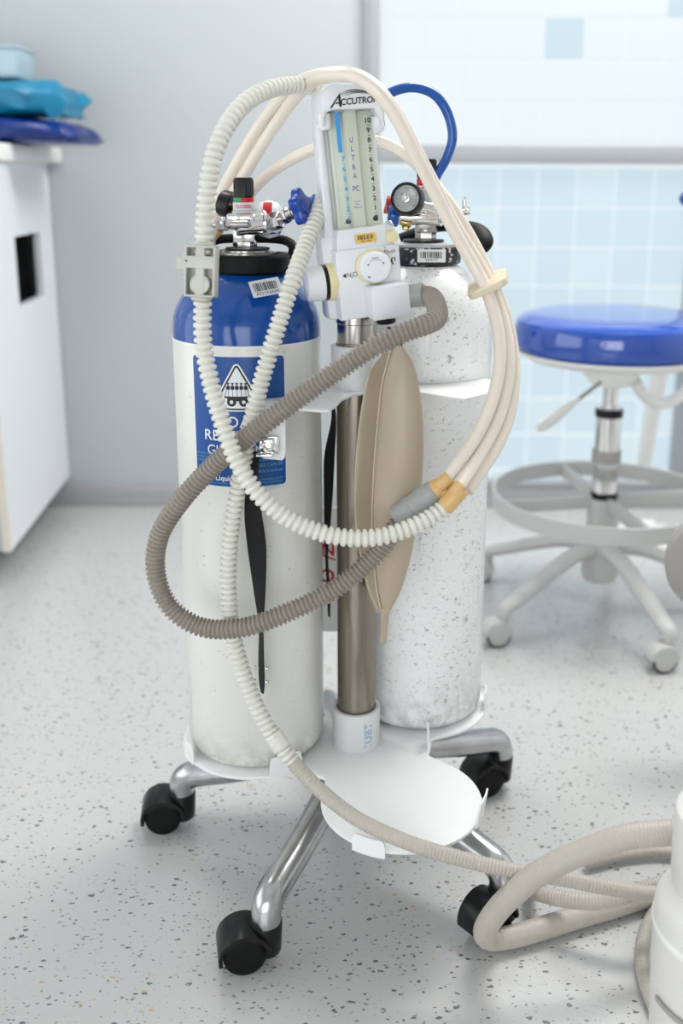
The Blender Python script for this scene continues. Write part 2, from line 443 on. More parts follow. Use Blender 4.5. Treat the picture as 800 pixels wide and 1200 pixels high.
for bx in (-1.55, .35): fr.box((bx, YF+.02, .90), (.05, .06, 1.3), .003)
for z in (.275, 1.525): fr.box((-.6, YF+.02, z), (1.85, .06, .05), .003)
w3 = struct(fr.build('window_3', 'grey_aluminium'))  # unseen glowing panel, added behind the camera to brighten upright surfaces
MB().box((-.6, YF+.012, .90), (1.85, .006, 1.2)).build('pane', 'front_fill_glow', w3)
fr = MB()
for y in (-.2, 1.7): fr.box((XL+.02, y, .90), (.06, .05, 1.3), .003)
for z in (.275, 1.525): fr.box((XL+.02, .75, z), (.06, 1.85, .05), .003)
w4 = struct(fr.build('window_4', 'grey_aluminium'))  # unseen glowing panel, added to brighten left-hand edges
MB().box((XL+.012, .75, .90), (.006, 1.85, 1.2)).build('pane', 'left_fill_glow', w4)
for i, (x, y, sx, sy, e) in enumerate(LIGHTS):
    f = MB()
    for dx, dy, a, b in ((0, sy/2+.015, sx+.06, .03), (0, -sy/2-.015, sx+.06, .03), (sx/2+.015, 0, .03, sy), (-sx/2-.015, 0, .03, sy)):
        f.box((x+dx, y+dy, CEIL-.02), (a, b, .04))
    f.box((x, y, CEIL-.005), (sx, sy, .01))
    struct(f.build('trim_%d' % (i+2), 'cabinet_white'))
# ================================================================ CABINET, LEFT
cab = thing('wall_cabinet', (-.93, 2.68, .095), 'white cabinet side panel with a dark square cut-out, at the left wall', 'cabinet')
XC = -.912; Y0, Y1 = 2.345, 2.995; Z0, Z1 = .095, 1.035
h0, h1 = at(18, 322, 2.5), at(48, 313, 2.5)
def cab_x(y): return -.888+(-.93+.888)*(y-2.35)/.65
def oncab(px, py):   # point on the (slightly slanting) panel plane
    y = 2.6
    for _ in range(40):
        p = at(px, py, y); e = (p.x-cab_x(y)); y -= e/(p.x/y+.065) ; y = min(max(y, 2.2), 3.2)
    return at(px, py, y)
a, b, c_, d = oncab(17, 281), oncab(48, 274), oncab(47, 351), oncab(20, 364)
yh0, yh1 = (a.y+d.y)/2, (b.y+c_.y)/2; zh0, zh1 = (c_.z+d.z)/2, (a.z+b.z)/2
pan = MB(); T = .018
def panel_piece(y0, y1, z0, z1):
    x0, x1 = cab_x(y0), cab_x(y1)
    pan.faces([(x0-T, y0, z0), (x0, y0, z0), (x1, y1, z0), (x1-T, y1, z0), (x0-T, y0, z1), (x0, y0, z1), (x1, y1, z1), (x1-T, y1, z1)],
              [(0, 1, 2, 3), (4, 5, 6, 7), (0, 1, 5, 4), (1, 2, 6, 5), (2, 3, 7, 6), (3, 0, 4, 7)])
panel_piece(Y0+.002, yh0, Z0, Z1); panel_piece(yh1, Y1, Z0, Z1); panel_piece(yh0, yh1, Z0, zh0); panel_piece(yh0, yh1, zh1, Z1)
pan.build('side_panel', 'cabinet_white', cab, smooth=False)
MB().box((cab_x(Y0)-T/2, Y0, (Z0+Z1)/2), (T, .004, Z1-Z0)).build('edge_band', 'cabinet_edge', cab)
MB().box(((cab_x(Y0)-T-1.88)/2, Y0+.012, (Z0+Z1)/2), (1.88+cab_x(Y0)-T-.004, .018, Z1-Z0), .001).build('door', 'wall_paint', cab)  # cabinet front in shade: the shade is put into this grey colour
dk = MB()
for bx in (((XC-.20), (yh0+yh1)/2, zh0-.012, .30, yh1-yh0+.06, .004), ((XC-.20), (yh0+yh1)/2, zh1+.012, .30, yh1-yh0+.06, .004),
           (XC-.34, (yh0+yh1)/2, (zh0+zh1)/2, .004, yh1-yh0+.06, zh1-zh0+.02), (XC-.20, yh0-.02, (zh0+zh1)/2, .30, .004, zh1-zh0+.02), (XC-.20, yh1+.02, (zh0+zh1)/2, .30, .004, zh1-zh0+.02)):
    dk.box(bx[:3], bx[3:])
dk.build('inner_box', 'cabinet_dark', cab)
MB().box((-1.4, 2.68, Z0+.01), (.94, .63, .016)).build('bottom_panel', 'cabinet_white', cab)
tag(MB().box(((-1.88-.885)/2, 2.66, 1.0575), (1.88-.885, .665, .043), .006).build('worktop', 'worktop_white'), 'white worktop with rounded corner lying on the left cabinet', 'worktop')
# bags on the worktop
def crumple(name, m, x0, x1, y0, y1, z0, z1, seed, label, taper=.5, lump=.012, cat='bag'):
    r = random.Random(seed); mb = MB(); rows = []; nx, na = 26, 22
    ph = [r.uniform(0, 6.28) for _ in range(8)]
    for i in range(nx+1):
        t = i/nx; x = x0+(x1-x0)*t
        hgt = (z1-z0)*(1-taper*max(0, (t-.8)/.2)**2)*(1+.05*math.sin(t*9+ph[0])); dep = (y1-y0)*(1-.25*max(0, (t-.8)/.2)**2)
        if i == nx: hgt *= .55; x -= .004
        row = []
        for k in range(na):
            a = 2*PI*k/na; ca, sa = math.cos(a), math.sin(a)
            cx_ = math.copysign(abs(ca)**.55, ca); sz = math.copysign(abs(sa)**.6, sa)
            n = lump*(math.sin(5*a+ph[1]+t*7)+math.sin(9*a+ph[2]-t*15)+math.sin(t*31+ph[3]+3*a))/3*(1+2*max(0, t-.75))
            row.append(V((x+n*.8, (y0+y1)/2+dep/2*cx_+n*.4, z0+hgt/2+(hgt/2)*sz+(n*.6 if sz > -.8 else 0))))
        rows.append(row)
    mb.surf(rows, True); mb.faces(rows[-1], [tuple(range(na))]); mb.faces(rows[0], [tuple(range(na))])
    o = mb.build(name, m, ang=50); return tag(o, label, cat)
ZT = 1.0795
crumple('plastic_bag', 'navy_plastic', -1.35, at(102, 165, 2.72).x, 2.56, 2.88, ZT+.001, ZT+.060, 3, 'folded dark blue plastic bag, lowest of the stack on the white worktop', .45, .015)
crumple('plastic_bag', 'cyan_plastic', -1.35, at(84, 125, 2.72).x, 2.58, 2.86, ZT+.068, ZT+.155, 5, 'crumpled cyan plastic packet lying on the dark blue bag', .25, .022)
bxr = at(30, 90, 2.75).x
tb = MB().box(((bxr-1.3)/2, 2.74, ZT+.198), (bxr+1.3, .16, .075), .008)
tb.box(((bxr-1.3)/2, 2.74, ZT+.236), (bxr+1.3+.004, .166, .008), .003)
tag(tb.build('plastic_box', 'clear_box_plastic'), 'pale translucent plastic box on top of the cyan packet', 'box')
# ================================================================ TROLLEY
LX, LY, RX, RY, PX, PY = -.1693, 1.3831, .0814, 1.4893, -.0173, 1.370
TX, TY, TR = .0473, 1.221, .1115; HB = .1739; CR = .102
tro = thing('cylinder_trolley', (PX, PY, 0), 'white and aluminium five-legged trolley carrying the two gas cylinders', 'trolley')
def outline(z_unused=0, n=240, grow=0):
    cs = ((LX, LY, .1125+grow), (RX, RY, .112+grow), (TX, TY, TR+grow)); out = []
    for i in range(n):
        a = 2*PI*i/n; d_ = V((math.cos(a), math.sin(a))); dg = math.degrees(a); r = .108 if 226 < dg < 264 else (.114 if dg > 330 or dg < 8 else .070)
        for cx, cy, cr in cs:
            o = V((cx-PX, cy-PY)); pj = o.dot(d_); h2 = o.length_squared-pj*pj
            if pj > 0 and h2 < cr*cr: r = max(r, pj+math.sqrt(cr*cr-h2))
        out.append(r)
    for _ in range(3): out = [max(out[i], (out[i-1]+out[i]+out[(i+1) % n])/3) for i in range(n)]
    return [(PX+r*math.cos(2*PI*i/n), PY+r*math.sin(2*PI*i/n)) for i, r in enumerate(out)]
ol = outline()
MB().prism(ol, HB-.006, HB-.001, .0012).build('base_plate', 'white_powder_coat', tro)
MB().lathe([(.035, HB-.03), (.055, HB-.03), (.055, HB-.0065), (.02, HB-.0065)], MX.Translation((PX, PY, 0))).build('hub', 'cast_aluminium', tro)
def plate_tab(cx, cy, r, adeg, wid, h, z0, name='tab', lean=0):
    mb = MB(); rows = []
    for s_, zz in ((0, z0), (0, z0+h*.6), (.12, z0+h*.85), (.3, z0+h)):
        row = []
        for i in range(9):
            t = (i/8-.5)*(1-s_*.6)*wid/r; a = math.radians(adeg)+t
            rr = r+lean*(zz-z0); row.append(V((cx+rr*math.cos(a), cy+rr*math.sin(a), zz)))
        rows.append(row)
    mb.surf(rows).thicken(.0025); return mb.build(name, 'white_powder_coat', tro)
plate_tab(LX, LY, .1115, 212, .035, .031, HB-.006)
plate_tab(LX, LY, .1115, 298, .050, .033, HB-.006)
MB().box((.0905, 1.352, HB+.014), (.0028, .022, .040), .001).build('tab', 'white_powder_coat', tro)
plate_tab(RX, RY, .112, 352, .035, .034, HB-.006)
plate_tab(TX, TY, TR, -20, .042, .038, HB-.006, lean=.12)
plate_tab(TX, TY, TR+.0005, 246, .046, .026, HB-.012)
for cx, cy, a in ((LX, LY, 306),):
    x, y = cx+.1135*math.cos(math.radians(a)), cy+.1135*math.sin(math.radians(a)); dx, dy = math.cos(math.radians(a)), math.sin(math.radians(a))
    MB().cyl((x, y, HB+.006), (x+dx*.006, y+dy*.006, HB+.006), .004, bev=.001, seg=12).build('bolt', 'chrome', tro)
MB().lathe([(.0284, HB-.001), (.0284, .786), (.0262, .787), (.0262, .79)], MX.Translation((PX, PY, 0)), 40).build('post', 'steel_tube', tro)
MB().lathe([(.0245, .785), (.0268, .785), (.0272, .79), (.0272, .812), (.0283, .813), (.0283, .823), (.026, .825), (.0, .825)], MX.Translation((PX, PY, 0)), 40).build('post_cap', 'brushed_steel', tro)
MB().lathe([(.0292, HB-.001), (.0358, HB-.001), (.0358, .2312), (.0350, .2322), (.0300, .2322), (.0292, .2312), (.0292, HB-.001)], MX.Translation((PX, PY, 0)), 48).build('lower_collar', 'pvc_white', tro)
MB().lathe([(.0288, .720), (.0355, .720), (.0355, .782), (.0345, .7835), (.0300, .7835), (.0288, .782), (.0288, .72)], MX.Translation((PX, PY, 0)), 48).build('upper_collar', 'pvc_white', tro)
def oncyl(cx, cy, r, a0, z0, ):   # u along the surface, v upward; a0 = angle of the centre
    return lambda u, v: V((cx+r*math.cos(a0+u/r), cy+r*math.sin(a0+u/r), z0+v))
mb = MB(); g = text_geo('1UBT', .018); f_ = oncyl(PX, PY, .0361, math.radians(-58), .198)
put(mb, ([V((-v.y, v.x, 0)) for v in g[0]], g[1]), f_)
mb.build('lettering', 'pale_blue_print', tro, smooth=False)
# upper bracket
poly = [(-.139, 1.247), (-.060, 1.222), (-.050, 1.226), (-.043, 1.245), (-.036, 1.285), (-.022, 1.318), (.0, 1.331), (.03, 1.335), (.068, 1.330), (.125, 1.289), (.170, 1.335), (.196, 1.40)]
poly += arcpts((RX, RY), .1035, -38, -185, 26)
poly += [(-.045, 1.50), (-.065, 1.46)] + arcpts((LX, LY), .1035, 22, -74, 20)
MB().prism(poly, .7205, .7245, .0008).build('upper_bracket', 'white_powder_coat', tro)
mb = MB(); rows = []
p0, p1 = V((-.139, 1.2465)), V((-.105, 1.2358))
for zz, k in ((.7245, 0), (.700, 0), (.668, 0), (.658, .12), (.655, .3)):
    rows.append([V((*(p0.lerp(p1, k*.5+(1-k)*i/4)), zz)) for i in range(5)])
mb.surf(rows).thicken(.003); mb.build('clamp_tab', 'white_powder_coat', tro)
bc = V((-.1265, 1.232, .676))
mb = MB().box(bc, (.026, .006, .024), .002).box(bc+V((0, -.008, .006)), (.016, .012, .009), .002).box(bc+V((-.004, -.012, -.009)), (.022, .016, .003), .001)
mb.cyl(bc+V((0, -.004, 0)), bc+V((0, -.016, 0)), .007, bev=.001, seg=6); mb.build('buckle', 'chrome', tro)
# legs and casters
SR, SA, HE = .2774, -1.9956, .0887
def leg(k):
    a = SA+k*2*PI/5; dx, dy = math.cos(a), math.sin(a)
    P_ = [(.045, .150), (.12, .128), (.20, .107), (SR-.032, .0975), (SR-.014, .0925), (SR-.004, .083), (SR, .070), (SR, .060)]
    pts = spline([V((PX+r*dx, PY+r*dy, z)) for r, z in P_], 6)
    n = len(pts)
    lg = MB().tube(pts, lambda i: .0200+.0015*(1-i/n), 20, up=(0, 0, 1)).build('leg', 'cast_aluminium', tro, ang=60)
    ex, ey = PX+SR*dx, PY+SR*dy
    td = V({0: (-1, -.22, 0), 1: (-.75, -.66, 0), 2: (-.92, -.40, 0), 3: (-.8, .6, 0), 4: (-1, -.15, 0)}[k]).normalized(); sd = V((-td.y, td.x, 0))
    ax = V((ex, ey, .0285))+td*.030
    M = frame(ax, sd, td)      # local x = trailing, y = down/up, z = axle
    if M.to_3x3().col[1].z < 0: M = frame(ax, -sd, td)
    hs = MB()
    for (wz0, wz1, ro) in ((-.026, .026, .0345),):
        sect = [(ro*math.cos(t), ro*math.sin(t)) for t in [math.radians(-12+ (192-0)*i/20) for i in range(21)]]
        inner = [(.0292*math.cos(t), .0292*math.sin(t)) for t in [math.radians(180-192*i/20) for i in range(21)]]
        hs.prism(sect+inner, wz0, wz1, .001, M=M)
    hs.box((0, .006, 0), (.036, .040, .008), .002, M=M)
    hs.prism([(0, .030)]+[(.0335*math.cos(math.radians(20+i*12)), .0335*math.sin(math.radians(20+i*12))) for i in range(12)], -.0262, -.0235, M=M)
    hs.cyl((ex, ey, .018), (ex, ey, .064), .0195, .0215, .003)
    h = hs.build('caster_housing', 'black_plastic', tro)
    for s_ in (-1, 1):
        Mw = M @ MX.Translation((0, 0, s_*.0135))
        wp = [(.004, -.0085), (.018, -.0092), (.0245, -.0085), (.0275, -.0065), (.0285, -.003), (.0285, .003), (.0275, .0065), (.0245, .0085), (.018, .0092), (.004, .0085)]
        MB().lathe(wp, Mw, 36).build('wheel', 'black_rubber', h)
for k in range(5): leg(k)
# ================================================================ GAS CYLINDERS
def neck_z(prof): return prof
def body_prof(top):
    pr = [(0, 0), (.080, 0), (.092, .002), (.0985, .008), (.102, .018), (.102, top)]
    return pr
def dome(z0, z1, r1, n=14):
    out = []
    for i in range(n+1):
        t = i/n; z = z0+(z1-z0)*t; h = (z1-z0)*1.06; r = CR*max(0, 1-((z-z0)/h)**2.15)**.55
        out.append((max(r, r1), z-HB))
    return out
# -- left: blue shoulder
gl = thing('gas_cylinder', (LX, LY, HB), 'off-white gas cylinder with blue shoulder and blue load warning sign', 'gas cylinder')
ML = MX.Translation((LX, LY, HB))
MB().lathe(body_prof(.6192), ML, 72).build('shell', 'cream_enamel', gl)
MB().lathe([(CR, .6192)]+dome(.800, .888, .040)+[(.036, .718)], ML, 72).build('shoulder', 'blue_enamel', gl)
MB().lathe([(.1023, .617), (.1026, .6175), (.1026, .6195), (.1023, .62)], ML, 72).build('seam_band', 'sticker_white', gl)
# sign
A0 = math.radians(-91.5); lab = MB(); LW, LH, LZ = .128, .176, .692
f_ = oncyl(LX, LY, .1024, A0, LZ)
rr = rrect(LW, LH, .006)
def grid_panel(mb, wd, h, fn, nx=20, ny=2, r=.005):
    rows = []
    for j in range(ny+5):
        v = {0: -h/2, 1: -h/2+r*.3, 2: -h/2+r}.get(j, None)
        if v is None:
            q = ny+4-j; v = {0: h/2, 1: h/2-r*.3, 2: h/2-r}.get(q, -h/2+r+(h-2*r)*(j-2)/(ny))
        ins = r*(1-math.sqrt(max(0, 1-((r-min(h/2-abs(v), r))/r)**2)))
        rows.append([fn(-(wd/2-ins)+(wd-2*ins)*i/nx, v) for i in range(nx+1)])
    mb.surf(rows)
grid_panel(lab, LW+.003, LH+.003, oncyl(LX, LY, .1022, A0, LZ)); lab.build('sign_border', 'sticker_white', gl, ang=80)
lab = MB(); grid_panel(lab, LW, LH, f_); sign = lab.build('warning_sign', 'blue_print', gl, ang=80)
def fan(mb, poly, fn):    # filled polygon subdivided along u so that it follows the curve
    b = bmesh.new(); fc = b.faces.new([b.verts.new((p[0], p[1], 0)) for p in poly]); bmesh.ops.triangulate(b, faces=[fc])
    us = sorted({p[0] for p in poly}); lo, hi = us[0], us[-1]; n = int((hi-lo)/.007)
    for i in range(1, n+1):
        u = lo+(hi-lo)*i/(n+1); bmesh.ops.bisect_plane(b, geom=b.verts[:]+b.edges[:]+b.faces[:], plane_co=(u, 0, 0), plane_no=(1, 0, 0))
    for v in b.verts: v.co = fn(v.co.x, v.co.y)
    mb.merge(b)
def rtri(s_, r, cy):  # rounded triangle
    out = []
    for k in range(3):
        a = PI/2+k*2*PI/3; c = (s_*math.cos(a), cy+s_*math.sin(a)*1.02)
        for i in range(7):
            t = a-PI/3+2*PI/3*i/6; out.append((c[0]+r*math.cos(t), c[1]+r*math.sin(t)))
    return out
fs = lambda k: oncyl(LX, LY, .1026+.0002*k, A0, LZ)
TC = .0385
mb = MB(); fan(mb, rtri(.0345, .0052, TC), fs(0)); mb.build('triangle', 'white_print', sign, smooth=False)
mb = MB(); fan(mb, rtri(.0345, .0032, TC), fs(1)); mb.build('triangle_outline', 'black_print', sign, smooth=False)
mb = MB(); fan(mb, rtri(.0332, .0016, TC), fs(2)); mb.build('triangle_field', 'white_print', sign, smooth=False)
pic = MB(); f3 = fs(3)
def prect(x0, y0, x1, y1): fan(pic, [(x0, y0), (x1, y0), (x1, y1), (x0, y1)], f3)
def pdisc(cx, cy, r, m=pic, fn=f3): fan(m, [(cx+r*math.cos(2*PI*i/16), cy+r*math.sin(2*PI*i/16)) for i in range(16)], fn)
oy = .0235
prect(-.017, oy+.010, .017, oy+.0125); prect(-.013, oy+.006, .013, oy+.010)
for wx in (-.0075, .0085): pdisc(wx, oy+.005, .0062)
for k in range(5):
    x = -.0115+k*.00575
    prect(x-.0003, oy+.0125, x+.0003, oy+.026); prect(x-.0022, oy+.0215, x+.0022, oy+.0268); prect(x-.0010, oy+.0272, x+.0010, oy+.0292); prect(x-.0018, oy+.0292, x+.0018, oy+.0306)
prect(-.0145, oy+.0235, .0145, oy+.0246)
for sx in (-1, 1): fan(pic, [(sx*.013, oy+.0246), (sx*.0138, oy+.0246), (sx*.0165, oy+.0125), (sx*.0157, oy+.0125)][::sx], f3)
pic.build('pictogram', 'black_print', sign, smooth=False)
hb = MB(); f4 = fs(4)
for wx in (-.0075, .0085): pdisc(wx, oy+.005, .0024, hb, f4)
hb.build('pictogram_hub', 'white_print', sign, smooth=False)
tx = MB()
put(tx, text_geo('LOAD', .0215, space=1.05, bold=.0001), lambda u, v: f_(u+.003, v+.0005)+V((0, -.0006, 0)))
put(tx, text_geo('RESTRAINT', .0205, space=1.02, bold=.0001), lambda u, v: f_(u+.004, v-.0185)+V((0, -.0006, 0)))
put(tx, text_geo('GUIDELINES', .0195, space=.98), lambda u, v: f_(u*.94+.004, v-.0385)+V((0, -.0006, 0)))
tx.build('lettering', 'white_print', sign, smooth=False); tx = MB()
put(tx, text_geo('Air Liquide', .0105, 'LEFT', bold=.00015), lambda u, v: f_(u-.050, v-.0765)+V((0, -.0006, 0)))
tx.build('company_name', 'white_print', sign, smooth=False)
tx = MB()
for i, (t, s_) in enumerate((('LOAD SAFETY IN', .0065), ('GUIDELINES CAN BE', .0065), ('liquidcare.com.au', .0065), ('', 0), ('THE GUIDELINES LIMITED', .0036), ('OUTLINES OF MATERIAL', .0036), ('and handling cylinders', .0034), ('Tel 02 98 42 11', .0034))):
    if t: put(tx, text_geo(t, s_, 'RIGHT'), lambda u, v, i=i: f_(u+.060, v-(.0505+.0078*min(i, 3)+.0042*max(0, i-3)))+V((0, -.0006, 0)))
tx.build('fine_print', 'pale_blue_print', sign, smooth=False); tx = MB()
for i in range(3): put(tx, text_geo('LOADS MUST BE SECURED', .0042, 'LEFT'), lambda u, v, i=i: f_(u-.061, v-(.044+.005*i))+V((0, -.0006, 0)))
tx.build('fine_print', 'pale_blue_print', sign, smooth=False); tx = MB()
put(tx, text_geo('AUSTRALIA', .0040, 'LEFT', space=1.5), lambda u, v: f_(u-.045, v-.0835)+V((0, -.0006, 0)))
tx.build('fine_print', 'pale_blue_print', sign, smooth=False)
# barcode sticker on the dome
def stick(parent, c, nrm, up, wd, h, msg, mbody='sticker_silver', head=None):
    M = frame(c, nrm, V(up).cross(V(nrm)))
    st = MB().prism(rrect(wd, h, .0012, 3), 0, .0006, M=M).build('sticker', mbody, parent)
    mb = MB(); z = .0008
    put(mb, barcode(-wd*.40, wd*.40, -h*.18, h*.32), lambda u, v: M @ V((u, v, z)))
    put(mb, text_geo(msg, h*.28), lambda u, v: M @ V((u, v-h*.34, z)))
    mb.build('barcode', 'black_print', st, smooth=False)
    return M
stick(gl, V(at(310, 338, 1.298)), (.14, -.62, .60), (-.15, 0, 1), .040, .026, 'RD1NAM')
# black cap ring and handle loop
MB().lathe([(.040, .706), (.052, .706), (.0555, .709), (.0565, .728), (.0545, .731), (.044, .731), (.040, .727), (.040, .706)], ML @ MX.Translation((.005, 0, 0)), 48).build('neck_guard', 'black_rubber', gl)
hz = HB
pts = spline([V((LX+x, LY+y, HB+z)) for x, y, z in ((-.050, .01, .722), (-.055, .018, .737), (-.045, .035, .746), (0, .047, .748), (.052, .035, .746), (.064, .018, .737), (.060, .01, .722))], 8)
MB().tube(pts, .0055, 12, flat=(1, 1.2)).build('carry_handle', 'black_rubber', gl)
MB().lathe([(0, .729), (.043, .729), (.043, .733), (.034, .734), (.034, .736), (.0, .737)], ML, 32).build('neck_plate', 'brushed_steel', gl)
MB().lathe([(.0, .736), (.030, .7365), (.030, .739), (.0, .740)], ML @ MX.Translation((.004, -.004, 0)) , 32).build('washer', 'black_plastic', gl)
def vb(z): return V((LX, LY, HB+z))
val = MB().cyl(vb(.738), vb(.746), .0165, bev=.001, seg=6).box(vb(.759), (.030, .026, .030), .003).cyl(vb(.771), vb(.784), .015, .0135, .001).build('valve_body', 'chrome', gl)
MB().cyl(vb(.779), vb(.788), .0195, .0155, .001, 8).cyl(vb(.788), vb(.7990), .0150, bev=.001).build('valve_head', 'sticker_silver', val)
mb = MB(); put(mb, text_geo('CLOSED', .0062, bold=.0001), oncyl(LX, LY, .0154, math.radians(-88), HB+.7935)); mb.build('lettering', 'red_print', val, smooth=False)
MB().cyl(vb(.7992), vb(.805), .0138, bev=.0008).build('red_band', 'red_print', val)
MB().lathe([(.0139, .7995), (.0141, .7995), (.0141, .8048), (.0139, .8048)], ML, 10, math.radians(195), math.radians(262)).build('green_band', 'green_print', val, recalc=True)
kn = MB()
kn.lathe([(0, .805), (.0128, .805)]+[(.0128, .807), (.0128, .8295), (.012, .831), (0, .831)], ML, 28)
for i in range(24):
    a = 2*PI*i/24; kn.box((LX+.0128*math.cos(a), LY+.0128*math.sin(a), HB+.818), (.0014, .0014, .020))
kn.build('valve_knob', 'black_plastic', val)
mb = MB().cyl(vb(.760)+V((-.006, -.012, 0)), vb(.760)+V((-.006, -.0175, 0)), .0055, bev=.001, seg=16); mb.build('port', 'chrome', val)
mb = MB().cyl(vb(.760)+V((-.006, -.0172, 0)), vb(.760)+V((-.006, -.0180, 0)), .0032, seg=3); mb.build('port_hole', 'black_plastic', val)
# left regulator
rg = thing('regulator', (LX, LY, HB+.78), 'chrome pressure regulator with blue handwheel on the blue-shouldered cylinder', 'regulator')
q = lambda px, py, Y=LY: at(px, py, Y)
a0, a1 = q(262, 266, 1.36), q(304, 262, 1.36)
MB().cyl(q(274, 265, 1.352), q(306, 262, 1.36), .0145, .0145, .002, 28).cyl(q(305, 262, 1.36), q(308, 262, 1.361), .017, bev=.001).build('regulator_body', 'chrome', rg)
MB().cyl(q(258, 263, 1.335), q(262, 263, 1.334), .0085, bev=.002).cyl(q(255, 264, 1.33), q(276, 263, 1.345), .0045, .0095, 0).build('yoke_screw', 'chrome', rg)
MB().cyl(q(232, 265, 1.36), q(290, 264, 1.322), .0048, bev=.001).cyl(q(254, 265.5, 1.338), q(264, 265, 1.332), .0085, bev=.0015, seg=8).build('tommy_bar', 'brushed_steel', rg)
MB().box(q(280, 257, 1.345), (.036, .020, .012), .003).build('yoke', 'chrome', rg)
mb = MB(); mb.lathe([(0, -.020), (.014, -.019), (.0225, -.012), (.026, 0), (.0225, .012), (.014, .019), (0, .020)], frame(q(313, 258, 1.395), (1, 0, 0)), 32); rb = mb.build('regulator_bonnet', 'sticker_white', rg)
mb = MB().lathe([(.0262, -.006), (.0266, 0), (.0262, .006)], frame(q(313, 258, 1.395), (1, 0, .0)), 16, math.radians(120), math.radians(200)); mb.build('red_mark', 'red_print', rb)
MB().lathe([(.006, -.004), (.0165, -.003), (.0175, 0), (.014, .007), (0, .009)], frame(q(314, 270, 1.392), (.1, -.1, -1)), 24).build('bonnet_base', 'blue_plastic', rg)
mb = MB().cyl(q(313, 262, 1.365), q(328, 258, 1.352), .0115, bev=.001, seg=6); mb.build('hex_nut', 'chrome', rg)
hwax = (q(349, 244, 1.33)-q(328, 256, 1.352)).normalized()
MB().cyl(q(327, 257, 1.353), q(349, 246, 1.33), .0075, bev=.001).cyl(q(331, 255, 1.349), q(336, 252, 1.344), .0100, bev=.001, seg=6).cyl(q(340, 250, 1.34), q(343, 249, 1.337), .0095, bev=.001).build('stem', 'brushed_steel', rg)
hw = MB(); outl = []
for i in range(60):
    a = 2*PI*i/60; r = .0225+.0028*math.cos(5*a); outl.append((r*math.cos(a), r*math.sin(a)))
hc = q(350, 244, 1.33)
hw.prism(outl, -.006, .007, .003, M=frame(hc, V((.93, -.35, .30)), (0, 0, 1)))
hw.cyl(hc-V((.93, -.35, .30)).normalized()*.009, hc+V((.93, -.35, .30)).normalized()*.009, .011, bev=.001)
hw.build('handwheel', 'blue_plastic', rg)
MB().cyl(q(362, 237, 1.36), q(380, 232, 1.38), .0065, bev=.001).cyl(q(366, 236, 1.364), q(371, 235, 1.369), .009, bev=.001, seg=6).build('outlet_fitting', 'blue_tube', rg)
MB().lathe([(0, -.010), (.017, -.010), (.0185, -.008), (.0185, .006), (.017, .009), (.0150, .0095), (0, .0095)], frame(q(264, 241, 1.42), (-.86, .32, .25)), 40).build('gauge', 'black_plastic', rg)
MB().cyl(q(268, 244, 1.42), q(280, 256, 1.38), .006).build('gauge_stem', 'brass', rg)
MB().cyl(q(246, 281, 1.40), q(258, 268, 1.39), .006, bev=.001).build('brass_fitting', 'amber_plastic', rg)
# -- right: scratched white
gr = thing('gas_cylinder', (RX, RY, HB), 'heavily scratched all-white gas cylinder behind the brown breathing bag', 'gas cylinder')
MR = MX.Translation((RX, RY, HB))
MB().lathe(body_prof(.62)+dome(.800, .888, .044)[1:]+[(.036, .718)], MR, 72).build('shell', 'scratched_white_enamel', gr)
MB().lathe([(.042, .705), (.047, .705), (.0475, .708), (.046, .711), (.045, .711)], MR, 40).build('neck_ring', 'brushed_steel', gr)
m2, N, L, P = principled('scuffed_black')
tc = N.new('ShaderNodeTexCoord'); nz = N.new('ShaderNodeTexNoise'); nz.inputs['Scale'].default_value = 110; nz.inputs['Detail'].default_value = 6
L.new(tc.outputs['Object'], nz.inputs['Vector']); L.new(mixc(N, L, ramp(N, L, nz.outputs['Fac'], .56, .60), (.012, .012, .013), (.6, .6, .6)), P.inputs['Base Color']); P.inputs['Roughness'].default_value = .4
MB().lathe([(.040, .711), (.0515, .711), (.052, .714), (.052, .732), (.050, .735), (.040, .735), (.040, .711)], MR, 48).build('neck_guard', 'scuffed_black', gr)
MB().lathe([(0, .735), (.044, .735), (.044, .738), (.034, .740), (0, .741)], MR, 36).build('neck_plate', 'sticker_silver', gr)
MB().lathe([(0, .741), (.030, .741), (.030, .744), (0, .745)], MR @ MX.Translation((-.003, 0, 0)), 32).build('washer', 'black_plastic', gr)
stick(gr, V((RX+.006, RY-.0530, HB+.7245)), (.05, -1, .08), (0, 0, 1), .040, .018, '9304177', 'sticker_white')
lb = MB()
for a in (0, 2.3, 4.2):
    M = MX.Translation((RX+.038, RY+.02, HB+.752)) @ MX.Rotation(a, 4, 'Z')
def rv(z): return V((RX, RY, HB+z))
hndl = spline([V((RX+x, RY+y, HB+z)) for x, y, z in ((-.036, .050, .742), (.01, .048, .758), (.045, .036, .762), (.078, .005, .757), (.084, -.018, .742), (.070, -.026, .730))], 8)
MB().tube(hndl, lambda i: .0125-.004*abs(i/len(hndl)-.5), 14, flat=(.7, 1.15), up=(0, 0, 1)).build('carry_handle', 'black_rubber', gr)
vr = MB().cyl(rv(.742), rv(.755), .0155, bev=.001, seg=6).box(rv(.775), (.030, .026, .042), .003).cyl(rv(.755), rv(.760), .0165, bev=.001).build('valve_body', 'brushed_steel', gr)
MB().box(rv(.804), (.027, .025, .020), .003).build('valve_neck', 'sticker_silver', vr)
MB().cyl(rv(.8135), rv(.8205), .0145, bev=.0006).build('white_band', 'sticker_white', vr)
mb = MB(); f_r = oncyl(RX, RY, .0148, math.radians(-92), HB+.817)
